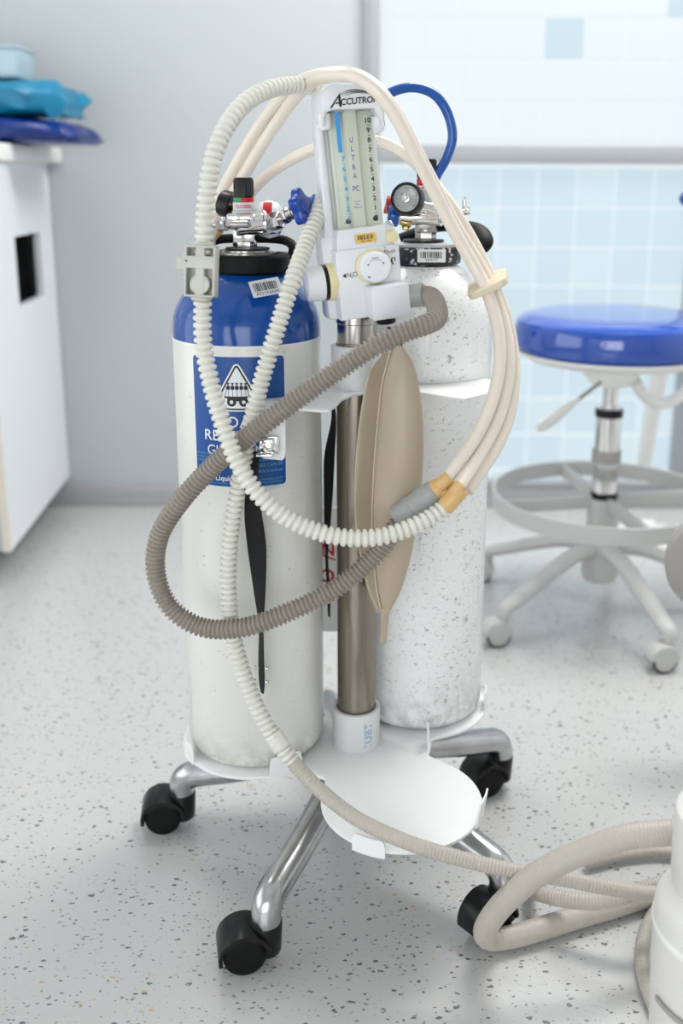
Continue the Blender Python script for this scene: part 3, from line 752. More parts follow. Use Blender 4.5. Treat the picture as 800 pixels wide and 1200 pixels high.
for u, m_ in ((-.006, 'r'), (0, 'k'), (.006, 'g')):
    sg = 1 if m_ == 'k' else -1
    t_ = MB(); put(t_, ([V((-.0024, -.0018*sg, 0)), V((.0024, -.0018*sg, 0)), V((0, .0018*sg, 0))], [(0, 1, 2)]), lambda a, b, u=u: f_r(a+u, b)); t_.build('arrow_mark', {'r': 'red_print', 'k': 'black_print', 'g': 'green_print'}[m_], vr, smooth=False)
MB().cyl(rv(.8205), rv(.830), .0143, bev=.0006).build('red_band', 'red_print', vr)
mb = MB(); put(mb, text_geo('CLOSED', .006), oncyl(RX, RY, .0146, math.radians(-80), HB+.8255)); mb.build('lettering', 'white_print', vr, smooth=False)
mb = MB(); mb.lathe([(0, .830), (.0135, .830), (.0135, .856), (.0125, .8575), (0, .8575)], MR, 28)
for i in range(24):
    a = 2*PI*i/24; mb.box((RX+.0135*math.cos(a), RY+.0135*math.sin(a), HB+.844), (.0015, .0015, .022))
mb.build('valve_knob', 'black_plastic', vr)
rr_ = thing('regulator', (RX, RY, HB+.79), 'chrome pressure regulator with round dial gauge on the all-white cylinder', 'regulator')
Yg = 1.43
g0 = q(473, 232, Yg-.02); gn = V((-.30, -.93, .15)).normalized(); Mg = frame(g0, gn, V((0, 0, 1)).cross(gn))
gb = MB().lathe([(0, -.026), (.018, -.026), (.0215, -.022), (.0225, -.014), (.0225, -.002), (.0215, .001), (.0190, .001), (.0180, -.003), (0, -.003)], Mg, 44).build('gauge', 'black_plastic', rr_)
MB().lathe([(0, -.0018), (.0178, -.0018)], Mg, 40).build('dial', 'white_print', gb)
mb = MB()
for i in range(25):
    a = math.radians(225-270*i/24); r0 = .0130 if i % 4 == 0 else .0142
    mb.faces([Mg @ V((r_*math.cos(a+s_*.02), r_*math.sin(a+s_*.02), -.0014)) for r_, s_ in ((r0, -1), (.0158, -1), (.0158, 1), (r0, 1))], [(0, 1, 2, 3)])
mb.build('dial_marks', 'black_print', gb, smooth=False)
mb = MB(); mb.faces([Mg @ V(p) for p in ((-.0012, .0, -.0010), (-.0105, .009, -.0010), (.0006, .0012, -.0010))], [(0, 1, 2)]); mb.build('needle', 'red_print', gb, smooth=False)
mb = MB(); mb.lathe([(0, -.002), (.0062, -.002), (.0066, .0), (.0055, .003), (.002, .0035), (0, .0030)], Mg, 20); mb.build('gauge_boss', 'chrome', gb)
MB().lathe([(0, .0022), (.0190, .0012)], Mg, 40).build('dial_glass', 'clear_acrylic', gb)
MB().cyl(q(464, 254, 1.455), q(511, 254, 1.455), .0105, bev=.001, seg=28).cyl(q(481, 254, 1.455), q(483, 254, 1.455), .0112, seg=28).cyl(q(510, 253, 1.455), q(516, 253, 1.46), .0135, bev=.002, seg=8).build('regulator_body', 'chrome', rr_)
MB().cyl(q(484, 239, 1.44), q(512, 245, 1.452), .0065, .0085, .001).build('gauge_arm', 'chrome', rr_)
MB().cyl(q(452, 252, 1.455), q(465, 253.5, 1.455), .0150, bev=.002, seg=28).build('inlet_cap', 'blue_tube', rr_)
MB().cyl(q(449, 239, 1.47), q(457, 241, 1.47), .0130, bev=.002).build('red_cap', 'red_print', rr_)
MB().cyl(q(473, 262, 1.45), q(473, 269, 1.448), .0052, bev=.001, seg=6).cyl(q(467, 259, 1.45), q(480, 262, 1.45), .0055, bev=.001).build('adjusting_screw', 'brass', rr_)
MB().cyl(q(541.5, 229, 1.48), q(542, 244, 1.48), .0034, bev=.001).cyl(q(511, 249, 1.465), q(545, 247, 1.48), .0045, bev=.001).cyl(q(545, 241, 1.48), q(545, 251, 1.48), .0042, bev=.001, seg=6).build('tommy_bar', 'chrome', rr_)
# ================================================================ FLOWMETER
Ru = MX.Rotation(math.radians(15), 3, 'Z') @ MX.Rotation(math.radians(-6), 3, 'Y')
un = thing('flowmeter', (-.004, 1.352, .832), 'white dental gas flowmeter with two glass tubes on top of the trolley post', 'flowmeter', rot=Ru)
def zmap(z):
    K = ((-1, -1.004), (0, -.004), (.02, .0170), (.0655, .0640), (.093, .0870), (1.093, 1.002))
    for (a, b), (c, d) in zip(K, K[1:]):
        if z <= c: return b+(d-b)*(z-a)/(c-a)
def U(mb, name, m, par=un, **k):
    for v in mb.bm.verts: v.co.z = zmap(v.co.z)
    return mb.build(name, m, par, local=True, **k)
blk = MB(); hx = .0425
# block: shoulder slopes at the left rear
pf = [(-.043, .0), (.041, .0), (.043, .003), (.043, .093), (-.040, .093), (-.043, .090)]
Mf = frame((0, 0, 0), (0, -1, 0), (1, 0, 0))       # local u = x, v = z, extrude toward viewer
blk.prism([(x, z) for x, z in pf], -.030, .036, .0025, M=Mf)
U(blk, 'control_block', 'unit_white')
bk = MB(); bk.box((-.012, .014, .055), (.084, .040, .115), .006)
U(bk, 'rear_housing', 'unit_white')
# collar that tapers from the block up to the tube panel
tp = MB()
def taper(mb, x0, x1, X0, X1, y0, y1, Y0_, Y1_, z0, z1, bev=.002):
    b = bmesh.new()
    vs = [b.verts.new(p) for p in ((x0, y0, z0), (x1, y0, z0), (x1, y1, z0), (x0, y1, z0), (X0, Y0_, z1), (X1, Y0_, z1), (X1, Y1_, z1), (X0, Y1_, z1))]
    for f in ((0, 1, 2, 3), (4, 5, 6, 7), (0, 1, 5, 4), (1, 2, 6, 5), (2, 3, 7, 6), (3, 0, 4, 7)): b.faces.new([vs[i] for i in f])
    bmesh.ops.recalc_face_normals(b, faces=b.faces[:]); bmesh.ops.bevel(b, geom=b.edges[:], offset=bev, segments=2, profile=.5, affect='EDGES'); mb.merge(b)
taper(tp, -.040, .0385, -.036, .036, -.033, .030, -.030, .030, .092, .120, .003)
U(tp, 'tube_base', 'unit_white')
sp_ = MB(); sp_.box((0, .016, .205), (.074, .022, .19), .004); taper(sp_, -.048, -.034, -.042, -.034, -.006, .026, -.006, .026, .110, .265, .003)
U(sp_, 'backbone', 'unit_white')
# top cap with arched underside
cp = MB(); prof = [(-.038, .272), (-.040, .262), (-.0395, .298), (-.036, .308), (-.024, .3135), (.024, .3135), (.036, .307), (.0395, .297), (.040, .255), (.037, .252), (.034, .262), (.027, .2785), (-.026, .2815), (-.034, .279)]
cp.prism(prof[2:]+prof[:1]+[(-.0405, .262)], -.028, .036, .0025, M=Mf)
U(cp, 'top_cap', 'unit_white')
for sx, zz in ((-1, .256), (1, .246)):
    U(MB().lathe([(0, 0), (.0065, .001), (.0085, .006), (.0085, .022), (0, .024)], MX.Translation((sx*.0345, -.017, zz)), 20), 'cover_clip', 'unit_white')
# gauge panel + tubes
gp = U(MB().box((.001, -.000, .200), (.058, .010, .166), .001), 'gauge_panel', 'gauge_panel')
U(MB().box((-.001, -.0075, .200), (.0190, .010, .162), .002), 'centre_rib', 'gauge_panel')
for x in (-.0175, .0195):
    U(MB().lathe([(.0001, .118), (.0085, .1181), (.0085, .281), (.0001, .2811)], MX.Translation((x, -.0140, 0)), 28), 'flow_tube', 'clear_acrylic')
    U(MB().lathe([(0, .278), (.0095, .278), (.0100, .280), (.0100, .284), (0, .284)], MX.Translation((x, -.0140, 0)), 24), 'tube_cap', 'connector_grey')
    U(MB().lathe([(0, -.0037)]+[(.0037*math.cos(t), .0037*math.sin(t)) for t in [-PI/2+PI*i/8 for i in range(1, 8)]]+[(0, .0037)], MX.Translation((x, -.0190, .1300)), 16), 'float_ball', 'cabinet_dark')
pr = lambda u, v: V((u, -.0233, v))
pr2 = lambda u, v: V((u, -.0128, v))
U(MB().faces([pr(-.0220, .225), pr(-.0165, .225), pr(-.0165, .281), pr(-.0220, .281)], [(0, 1, 2, 3)]), 'blue_stripe', 'cyan_print', smooth=False)
mb = MB()
for k in range(7):
    z = .2155-k*.0136; put(mb, text_geo(str(7-k), .0098, bold=.0002), lambda u, v, z=z: pr(u-.0168, v+z))
    mb.faces([pr(-.0190, z-.0070), pr(-.0145, z-.0070), pr(-.0145, z-.0064), pr(-.0190, z-.0064)], [(0, 1, 2, 3)])
U(mb, 'scale_print', 'cyan_print', smooth=False)
mb = MB()
for k in range(11):
    z = .2640-k*.0132; put(mb, text_geo(str(10-k), .0092, bold=.00025), lambda u, v, z=z: pr(u+.0195, v+z))
    if k < 10: mb.faces([pr(.0175, z-.0069), pr(.0215, z-.0069), pr(.0215, z-.0063), pr(.0175, z-.0063)], [(0, 1, 2, 3)])
U(mb, 'scale_print', 'black_print', smooth=False)
mb = MB()
for ch, z in zip('ULTRA', (.240, .228, .2155, .203, .191)): put(mb, text_geo(ch, .0105, bold=.0001), lambda u, v, z=z: pr2(u*.7-.001, v+z))
put(mb, text_geo('PC', .0110, bold=.0001), lambda u, v: pr2(u*.7-.001, v+.1735))
for i, t in enumerate(('Litres', 'Per', 'Minute')): put(mb, text_geo(t, .0038), lambda u, v, i=i: pr2(u-.001, v+.156-.004*i))
U(mb, 'lettering', 'purple_print', smooth=False)
# clear curved cover
mb = MB(); rows = []
for z in (.112, .278):
    rows.append([V((.0375*math.copysign(abs(math.cos(t))**.6, math.cos(t)), -.006-.024*abs(math.sin(t))**.7, z)) for t in [PI+PI*i/24 for i in range(25)]])
mb.surf(rows); U(mb, 'clear_cover', 'clear_acrylic', ang=50)
# logo
lf = lambda u, v: V((u, -.0366, v))
mb = MB(); put(mb, text_geo('CCUTRON', .0118, 'LEFT', shear=.12, bold=.0003, space=.95), lambda u, v: lf(u*.89-.0165, v+.2900))
def strip(mb, pts, w0, w1, fn):
    n = len(pts); vs = []
    for i, p in enumerate(pts):
        a = pts[max(i-1, 0)]; b = pts[min(i+1, n-1)]; d_ = V((b[0]-a[0], b[1]-a[1])).normalized(); k = i/(n-1); ww = (w0+(w1-w0)*k)*(.25+.75*math.sin(PI*min(max(k, .02), .98)))/2
        vs += [fn(p[0]-d_.y*ww, p[1]+d_.x*ww), fn(p[0]+d_.y*ww, p[1]-d_.x*ww)]
    mb.faces(vs, [(2*i, 2*i+1, 2*i+3, 2*i+2) for i in range(n-1)])
mb.faces([lf(-.0305, .2840), lf(-.0275, .2840), lf(-.0165, .2990), lf(-.0165, .3015)], [(0, 1, 2, 3)])
mb.faces([lf(-.0185, .2985), lf(-.0155, .3030), lf(-.0150, .2845), lf(-.0182, .2845)], [(0, 1, 2, 3)])
mb.faces([lf(-.0232, .2885), lf(-.0170, .2885), lf(-.0170, .2905), lf(-.0218, .2905)], [(0, 1, 2, 3)])
for dz, a, b in ((0, -.015, .029), (.0022, -.014, .024)):
    strip(mb, [(a+(b-a)*i/16, .2975+dz+.0065*math.sin(PI*(.12+.80*i/16))-.003*(i/16)) for i in range(17)], .0014, .0014, lf)
strip(mb, [(-.012+.034*i/16, .2975+.0035*math.sin(PI*i/16)) for i in range(17)], .0009, .0009, lf)
U(mb, 'lettering', 'black_print', smooth=False)
# stickers, knobs
st = U(MB().prism(rrect(.028, .013, .002, 3), 0, .0008, M=frame((.0, -.0328, .1055), (0, -1, .12), (1, 0, 0))), 'sticker', 'sticker_amber')
Ms = frame((.0, -.0338, .1055), (0, -1, .12), (1, 0, 0)); mb = MB()
put(mb, barcode(-.0105, .0105, -.0015, .0045, 16), lambda u, v: Ms @ V((u, v, 0))); put(mb, text_geo('UPC 2904', .0034), lambda u, v: Ms @ V((u, v-.0040, 0)))
U(mb, 'barcode', 'black_print', st, smooth=False)
U(MB().box((.0345, -.033, .1035), (.0150, .014, .0150), .0015), 'yellow_cap', 'unit_yellow')
U(MB().cyl((.0345, -.033, .112), (.0345, -.026, .124), .0065, .005, .001), 'cap_hose_stub', 'milky_plastic')
kc = V((.005, -.036, .0655))
U(MB().cyl(kc, kc+V((0, -.006, 0)), .0238, bev=.001, seg=44), 'yellow_ring', 'unit_yellow')
kb = U(MB().lathe([(.0205, .005), (.0215, .006), (.0215, .012), (.0205, .016), (.0185, .0175), (0, .0180)], frame(kc, (0, -1, 0)), 40), 'flow_knob', 'knob_white')
kf = lambda u, v: kc+V((u, -.0182, v)); mb = MB()
strip(mb, [(.0100*math.cos(math.radians(160-140*i/12)), .0100*math.sin(math.radians(160-140*i/12))) for i in range(13)], .0006, .0006, kf)
put(mb, text_geo('FLOW', .0034), lambda u, v: kf(u, v+.0122))
for a in (165, 15): mb.faces([kf(.0105*math.cos(math.radians(a))+dx, .0105*math.sin(math.radians(a))+dz) for dx, dz in ((-.0015, .0012), (.0015, .0012), (0, -.0018))], [(0, 1, 2)])
mb.faces([kf(x, z) for x, z in ((-.0125, -.0128), (-.0095, -.0142), (-.0090, -.0130), (-.0120, -.0116))], [(0, 1, 2, 3)])
U(mb, 'knob_print', 'black_print', kb, smooth=False)
bf = lambda u, v: V((u, -.0364, v)); mb = MB()
mb.faces([bf(-.0365, .0560), bf(-.0315, .0590), bf(-.0315, .0530)], [(0, 1, 2)])
put(mb, text_geo('N', .0080), lambda u, v: bf(u-.0275, v+.0560)); put(mb, text_geo('2', .0055), lambda u, v: bf(u-.0237, v+.0535)); put(mb, text_geo('O', .0085), lambda u, v: bf(u-.0195, v+.0560))
put(mb, text_geo('Flush', .0085), lambda u, v: bf(u*.9+.0300, v+.0825)); mb.faces([bf(.0225, .0882), bf(.0240, .0882), bf(.0240, .0895), bf(.0225, .0895)], [(0, 1, 2, 3)])
put(mb, text_geo('(', .010, bold=.0005), lambda u, v: bf(u+.0315, v+.0685)); put(mb, text_geo('!', .0085, bold=.0004), lambda u, v: bf(u+.0355, v+.0695))
U(mb, 'block_print', 'black_print', smooth=False)
lk = V((-.043, -.012, .0485))
U(MB().cyl(lk+V((.004, 0, 0)), lk+V((-.010, 0, 0)), .0240, bev=.001, seg=44), 'yellow_ring', 'unit_yellow')
U(MB().cyl(lk+V((-.010, 0, 0)), lk+V((-.014, 0, 0)), .0232, seg=44), 'black_ring', 'black_plastic')
U(MB().cyl(lk+V((-.014, 0, 0)), lk+V((-.038, 0, 0)), .0232, .0222, .003, seg=44), 'mixture_knob', 'knob_white')
ob = MB(); ob.box((.0165, -.052, .0205), (.051, .038, .041), .003); U(ob, 'outlet_box', 'unit_white')
lo = V((.036, -.051, .0225))
U(MB().cyl(lo, lo+V((.008, -.003, 0)), .0185, .0160, .001, 36), 'outlet_ring', 'knob_white')
U(MB().cyl(lo+V((.006, -.002, 0)), lo+V((.026, -.014, .001)), .0145, .0150, .001, 36), 'outlet_sleeve', 'connector_grey')
U(MB().cyl((.018, -.03, .004), (.018, -.03, -.012), .013, bev=.002), 'bag_port', 'black_plastic')
UW = MWD[un]
# ================================================================ BREATHING BAG
bag = thing('breathing_bag', at(455, 718, 1.27), 'beige-brown rubber breathing bag hanging in front of the steel post', 'breathing bag')
def lobe(secs, Yc, th, name, m, skew=0):
    rows = []; n = 24
    zs = spline([V((l, r, y)) for y, l, r in secs], 5)
    for s_ in zs:
        l, r, y = s_; f = (y-secs[0][0])/(secs[-1][0]-secs[0][0])
        p0_, p1_ = at(l, y, Yc), at(r, y, Yc); c = (p0_+p1_)/2; hw_ = (p1_.x-p0_.x)/2; t_ = th*min(1, hw_/.020)*math.sin(PI*min(max(f*.95+.05, .05), .95))**.5
        t_ = max(t_, .004)
        rows.append([c+V((hw_*math.cos(2*PI*k/n), skew*math.cos(2*PI*k/n)+t_*math.copysign(abs(math.sin(2*PI*k/n))**1.25, math.sin(2*PI*k/n)), 0)) for k in range(n)])
    mb = MB(); mb.surf(rows, True); mb.faces(rows[0], [tuple(range(n))]); mb.faces(rows[-1], [tuple(range(n))])
    return mb.build(name, m, bag, ang=80)
lobe([(404, 458, 469), (425, 453, 482), (450, 447, 489), (500, 442, 495), (560, 438, 494), (610, 437, 489), (650, 439, 482), (690, 443, 471), (708, 446, 462), (720, 448, 457)], 1.258, .024, 'bag_lobe', 'bag_rubber', -.004)
lobe([(412, 447, 466), (430, 434, 466), (460, 427, 465), (500, 421, 462), (560, 417, 460), (610, 418, 460), (650, 424, 460), (690, 434, 456), (712, 443, 456)], 1.308, .007, 'bag_lobe', 'bag_rubber', .020)
def seam(ptsx, Y, name='bag_seam'):
    MB().tube(spline([at(x, y, Y) for x, y in ptsx], 8), .0012, 8).build(name, 'bag_seam', bag)
seam([(458, 406), (453, 425), (447, 450), (442, 500), (438, 560), (437, 610), (439, 650), (443, 690), (449, 718)], 1.2575)
seam([(470, 406), (482, 425), (489, 450), (495, 500), (494, 560), (489, 610), (482, 650), (471, 690), (457, 718)], 1.2575)
seam([(434, 430), (427, 460), (421, 500), (417, 560), (418, 610), (424, 650), (434, 690), (444, 714)], 1.288)
mb = MB(); pts = spline([at(452.5, 712, 1.258), at(452, 730, 1.258), at(451, 752, 1.258)], 5); mb.tube(pts, lambda i: .0062-.0002*i, 12, flat=(1, .6), up=(1, 0, 0)); mb.build('bag_tail', 'bag_rubber', bag)
MB().cyl(at(464, 383, 1.272), at(464, 400, 1.270), .0135, .0115, .001).cyl(at(464, 399, 1.27), at(464, 409, 1.27), .0065, .0075).build('bag_collar', 'black_rubber', bag)
# ================================================================ HOSES
def hose(name, mb, m, label, cat='hose', group=None): return tag(mb.build(name, m, ang=60), label, cat, group)
lo.z = zmap(lo.z); so = UW @ (lo+V((.024, -.013, .001)))
grey = [so, so+V((.010, -.010, -.001)), at(511, 362, 1.245), at(510, 373, 1.222), at(497, 380, 1.206), at(478, 387, 1.198), at(440, 405, 1.190), at(380, 445, 1.190), at(300, 505, 1.195), at(250, 548, 1.205), at(212, 590, 1.21), at(188, 630, 1.215), at(184, 672, 1.215), at(200, 712, 1.21), at(236, 736, 1.20), at(285, 737, 1.19), at(340, 718, 1.19), at(395, 690, 1.20), at(440, 652, 1.21), at(462, 622, 1.212), at(474, 606, 1.212)]
hose('corrugated_hose', MB().ribbed(grey, .0130, .0032, .0060, 20, 'sharp'), 'grey_hose', 'grey-brown corrugated hose looping from the flowmeter outlet round the left')
rh = .0113
w1a = [at(372, 107, 1.372), at(356, 101, 1.355), at(338, 101, 1.335), at(312, 106, 1.30), at(285, 121, 1.265), at(262, 150, 1.235), at(247, 187, 1.215), at(240, 230, 1.205), at(237, 270, 1.20), at(236, 300, 1.20)]
w1b = [at(237, 336, 1.20), at(236, 362, 1.20), at(237, 400, 1.195), at(244, 440, 1.185), at(258, 490, 1.170), at(277, 540, 1.158), at(305, 582, 1.150), at(345, 612, 1.150), at(395, 629, 1.153), at(445, 629, 1.158), at(490, 614, 1.17), at(512, 601, 1.18), at(525, 591, 1.186)]
hose('corrugated_hose', MB().ribbed(w1a, rh, .0037, .0086), 'white_hose', 'white corrugated hose arching from the flowmeter top down into the square clip')
hose('corrugated_hose', MB().ribbed(w1b, rh, .0037, .0086), 'white_hose', 'white corrugated hose curving from the square clip to the amber connector')
w2 = [at(383, 212, 1.40), at(379, 225, 1.375), at(372, 246, 1.345), at(357, 285, 1.30), at(341, 330, 1.26), at(324, 385, 1.238), at(312, 425, 1.232), at(300, 470, 1.230), at(288, 530, 1.230), at(278, 580, 1.228), at(271, 630, 1.225), at(269, 690, 1.222), at(276, 750, 1.215), at(293, 805, 1.205), at(312, 845, 1.195), at(333, 877, 1.185), at(346, 892, 1.180)]
h2 = thing('corrugated_hose', at(346, 892, 1.180), 'white corrugated hose hanging down the blue-shouldered cylinder and running on as smooth beige hose', 'hose')
MB().ribbed(w2, rh, .0037, .0080).build('ribbed_section', 'white_hose', h2, ang=60)
MB().cyl(at(322, 860, 1.192), at(334, 878, 1.186), .0122, .0122, .001).build('hose_cuff', 'white_hose', h2)
sm = [at(343, 889, 1.181), at(358, 906, 1.172), at(385, 932, 1.155), at(425, 961, 1.13), at(480, 986, 1.105), at(540, 1004, 1.095), at(600, 1018, 1.09), at(660, 1027, 1.10), at(715, 1037, 1.10), at(775, 1044, 1.12), at(840, 1030, 1.12)]
MB().ribbed(sm, .0098, .0007, .0045, 16).build('smooth_section', 'beige_hose', h2, ang=60)
# suction hose coils, lower right
big = [at(800, 972, 1.03), at(770, 974, 1.035), at(735, 979, 1.04), at(690, 995, 1.05), at(640, 1019, 1.06), at(605, 1047, 1.075), at(582, 1073, 1.09), at(573, 1092, 1.11), at(583, 1099, 1.135), at(606, 1096, 1.155), at(640, 1086, 1.17), at(680, 1073, 1.19), at(720, 1061, 1.21), at(790, 1040, 1.25), at(860, 1030, 1.26)]
for i in range(len(big)):
    if big[i].z < .016: big[i] = big[i]+(V((0, 0, CAMH))-big[i])*((.016-big[i].z)/(CAMH-big[i].z))
hose('suction_hose', MB().ribbed(big, .0152, .0004, .0045, 18), 'beige_hose', 'thick beige hose bent in the big loop nearest the bottom of the trolley')
def lift(P_, r=.013):
    out = []
    for p in P_: out.append(p+(V((0, 0, CAMH))-p)*((r-p.z)/(CAMH-p.z)) if p.z < r else p)
    return out
l2 = lift([at(640, 1022, 1.30), at(626, 1033, 1.255), at(634, 1044, 1.20), at(668, 1052, 1.165), at(705, 1054, 1.150), at(740, 1046, 1.145), at(775, 1034, 1.15), at(830, 1018, 1.16)], .012)
hose('suction_hose', MB().ribbed(l2, .0110, .0006, .0045, 16), 'beige_hose', 'thin beige hose end curving under the loop towards the white canister')
l3 = lift([at(690, 1010, 1.36), at(730, 1000, 1.36), at(775, 995, 1.35), at(830, 1000, 1.35)], .012)
hose('suction_hose', MB().ribbed(l3, .0080, .0009, .0042, 14), 'beige_hose', 'ribbed grey hose behind the top of the big loop')
l4 = lift([at(800, 1046, 1.26), at(782, 1056, 1.24), at(766, 1078, 1.20), at(758, 1105, 1.165), at(759, 1135, 1.13), at(768, 1165, 1.09), at(785, 1200, 1.05), at(800, 1240, 1.0)], .010)
hose('suction_hose', MB().ribbed(l4, .0095, .0010, .0042, 14), 'beige_hose', 'thin ribbed hose curling down along the white canister')
# square clip
clp = thing('hose_clip', at(236, 350, 1.205), 'off-white square plastic clip joining the white corrugated hose', 'clip')
Mc = frame(at(235, 320, 1.183), (-.10, -1, .12), (1, -.12, -.03)); Mc.translation = at(235, 320, 1.195)
cb = MB(); wc, hc_ = .0370, .0600
cb.box((0, 0, -.006), (wc-.002, hc_-.002, .004), .0015, M=Mc)
t = .0028
for c_, d_ in (((-wc/2+t/2, 0, .002), (t, hc_, .020)), ((wc/2-t/2, 0, .002), (t, hc_, .020)), ((0, hc_/2-t/2, .002), (wc, t, .020)), ((0, -hc_/2+t/2, .002), (wc, t, .020)),
               ((0, .0, .0015), (.0110, hc_-.004, .0195)), ((0, .0105, .002), (wc-.004, .0145, .020))): cb.box(c_, d_, .0011, M=Mc)
cb.cyl(Mc @ V((0, -.0150, -.004)), Mc @ V((0, -.0150, .0105)), .0118, bev=.001, seg=32)
cb.cyl(Mc @ V((0, -hc_/2, .0)), Mc @ V((0, -hc_/2-.004, 0)), .0125, .012, .001); cb.cyl(Mc @ V((0, hc_/2, .0)), Mc @ V((0, hc_/2+.003, 0)), .0125, .012, .001)
cb.build('clip_body', 'clip_plastic', clp)
MB().box((-wc/2-.0055, .0085, .0), (.011, .0150, .015), .0018, M=Mc).build('side_peg', 'clip_plastic', clp)
MB().cyl(Mc @ V((-.0160, .0115, .0105)), Mc @ V((-.0160, .0115, .0125)), .0013, seg=10).build('pin_hole', 'black_plastic', clp)
# clear plastic cup behind the clip
cupa, cupb = at(222, 318, 1.33), at(236, 272, 1.36)
tag(MB().lathe([(0, 0), (.012, .001), (.0185, .008), (.0205, .02), (.0195, .045), (.015, .068), (.012, .075), (.0105, .075), (.0135, .066), (.018, .044), (.019, .02), (.017, .009), (.011, .003), (0, .002)], frame(cupa-V((0, 0, .010)), cupb-cupa), 32).build('plastic_cup', 'milky_plastic'), 'clear milky plastic cup sticking out behind the square clip', 'cup')
# connectors
yc = thing('tube_connector', at(492, 590, 1.21), 'grey sleeve and amber twin connector joining the hoses to the cream tubes', 'connector')
c0, c1 = at(466, 607, 1.212), at(511, 574, 1.205); dr = (c1-c0).normalized()
MB().lathe([(.0105, 0), (.0150, 0), (.0160, .001), (.0160, .020), (.0166, .021), (.0166, .024), (.0160, .025), (.0152, .026), (.0152, .038), (.0158, .039), (.0158, (c1-c0).length-.002), (.0145, (c1-c0).length), (0, (c1-c0).length)], frame(c0, dr), 36).build('grey_sleeve', 'connector_grey', yc)
ab = MB().cyl(c1-dr*.004, c1+dr*.012, .0145, .0125, .002).cyl(at(514, 570, 1.196), at(527, 558, 1.196), .0088, bev=.001).box(at(523, 577, 1.20), (.016, .016, .016), .003, M=None)
ab.cyl(at(521, 595, 1.184), at(541, 571, 1.187), .0112, .0118, .002).cyl(at(532, 578, 1.183), at(541, 566, 1.183), .0080, bev=.001)
ab.build('amber_body', 'amber_plastic', yc)
# cream tubes
rt = .0084
t1 = [at(262, 262, 1.47), at(267, 238, 1.47), at(290, 195, 1.46), at(322, 143, 1.42), at(353, 104, 1.36), at(384, 89, 1.30), at(412, 90, 1.275), at(436, 105, 1.27), at(459, 134, 1.275), at(481, 176, 1.285), at(502, 216, 1.30), at(530, 270, 1.31), at(556, 315, 1.31), at(571, 345, 1.30), at(583, 390, 1.285), at(584, 430, 1.27), at(574, 475, 1.255), at(555, 515, 1.24), at(537, 541, 1.22), at(520, 565, 1.197)]
hose('cream_tube', MB().tube(resample(spline(t1, 10), .006)[0], rt, 14), 'cream_tube', 'cream rubber tube arching over the flowmeter and ending in the inner amber socket', 'tube')
t2 = [at(249, 262, 1.48), at(254, 235, 1.48), at(277, 189, 1.47), at(309, 137, 1.43), at(343, 100, 1.375), at(380, 87, 1.318), at(412, 88, 1.293), at(437, 103, 1.288), at(461, 133, 1.293), at(484, 175, 1.303), at(505, 214, 1.318), at(534, 268, 1.328), at(563, 314, 1.328), at(581, 352, 1.315), at(594, 400, 1.298), at(594, 445, 1.282), at(583, 490, 1.265), at(564, 528, 1.242), at(549, 552, 1.215), at(536, 572, 1.187)]
hose('cream_tube', MB().tube(resample(spline(t2, 10), .006)[0], rt, 14), 'cream_tube', 'cream rubber tube running beside the arch and ending in the outer amber socket', 'tube')
t3 = [at(270, 262, 1.50), at(282, 240, 1.50), at(305, 212, 1.49), at(340, 187, 1.46), at(375, 172, 1.43), at(410, 164, 1.42), at(445, 167, 1.41), at(475, 183, 1.395), at(505, 213, 1.375), at(533, 250, 1.36), at(562, 300, 1.345), at(583, 345, 1.33), at(596, 385, 1.32), at(602, 430, 1.305), at(598, 480, 1.285), at(582, 523, 1.265), at(566, 548, 1.25), at(548, 574, 1.225)]
hose('cream_tube', MB().tube(resample(spline(t3, 10), .006)[0], rt*.95, 14), 'cream_tube', 'cream rubber tube passing low behind the flowmeter to the right bundle', 'tube')
bt = [at(425, 150, 1.44), at(436, 122, 1.45), at(455, 108, 1.46), at(480, 102, 1.47), at(505, 110, 1.48), at(521, 132, 1.485), at(527, 160, 1.485), at(520, 185, 1.485), at(509, 205, 1.482), at(502, 222, 1.478)]
hose('blue_tube', MB().tube(resample(spline(bt, 10), .005)[0], .0068, 14), 'blue_tube', 'thin blue tube curling above the all-white cylinder', 'tube')
tieM = frame(at(570, 331, 1.318), (.50, .10, -1), (1, -.15, .22))
tie = MB(); tie.prism(rrect(.054, .066, .012, 5), -.0045, .0045, .001, M=tieM)
tag(tie.build('tube_tie', 'tie_plastic'), 'beige plastic tie holding the cream tubes together at the right', 'tie')
# ================================================================ STRAPS, PLACARD
def ribbon(name, rows, label):
    mb = MB(); sp = [spline([V(r[0]) for r in rows], 6), spline([V(r[1]) for r in rows], 6)]
    R_ = [[a.lerp(b, i/4) for i in range(5)] for a, b in zip(*sp)]
    mb.surf(R_).thicken(.0012); return tag(mb.build(name, 'strap_black', ang=60), label, 'strap')
Ys = 1.262
s1 = ribbon('black_strap', [(at(296, 529, 1.243), at(305, 531, 1.243)), (at(290, 560, 1.248), at(303, 560, 1.250)), (at(287, 600, 1.252), at(307, 598, 1.256)), (at(291, 640, 1.258), at(313, 640, 1.256)), (at(299, 690, 1.265), at(313, 690, 1.250)), (at(306, 735, 1.268), at(311, 735, 1.246)), (at(306, 775, 1.266), at(312, 775, 1.246)), (at(307, 800, 1.262), at(313, 802, 1.25)), (at(309, 812, 1.262), at(312, 814, 1.257))], 'black webbing strap hanging from the chrome buckle down the left cylinder')
for x, y in ((305, 782), (313, 783), (305, 798), (313, 799)):
    p = at(x, y, 1.252)+V((-.0022 if x < 309 else .0018, -.003, 0)); MB().cyl(p, p+V((-.003 if x < 309 else .003, -.001, 0)), .0035, bev=.001, seg=12).build('rivet', 'chrome', s1)
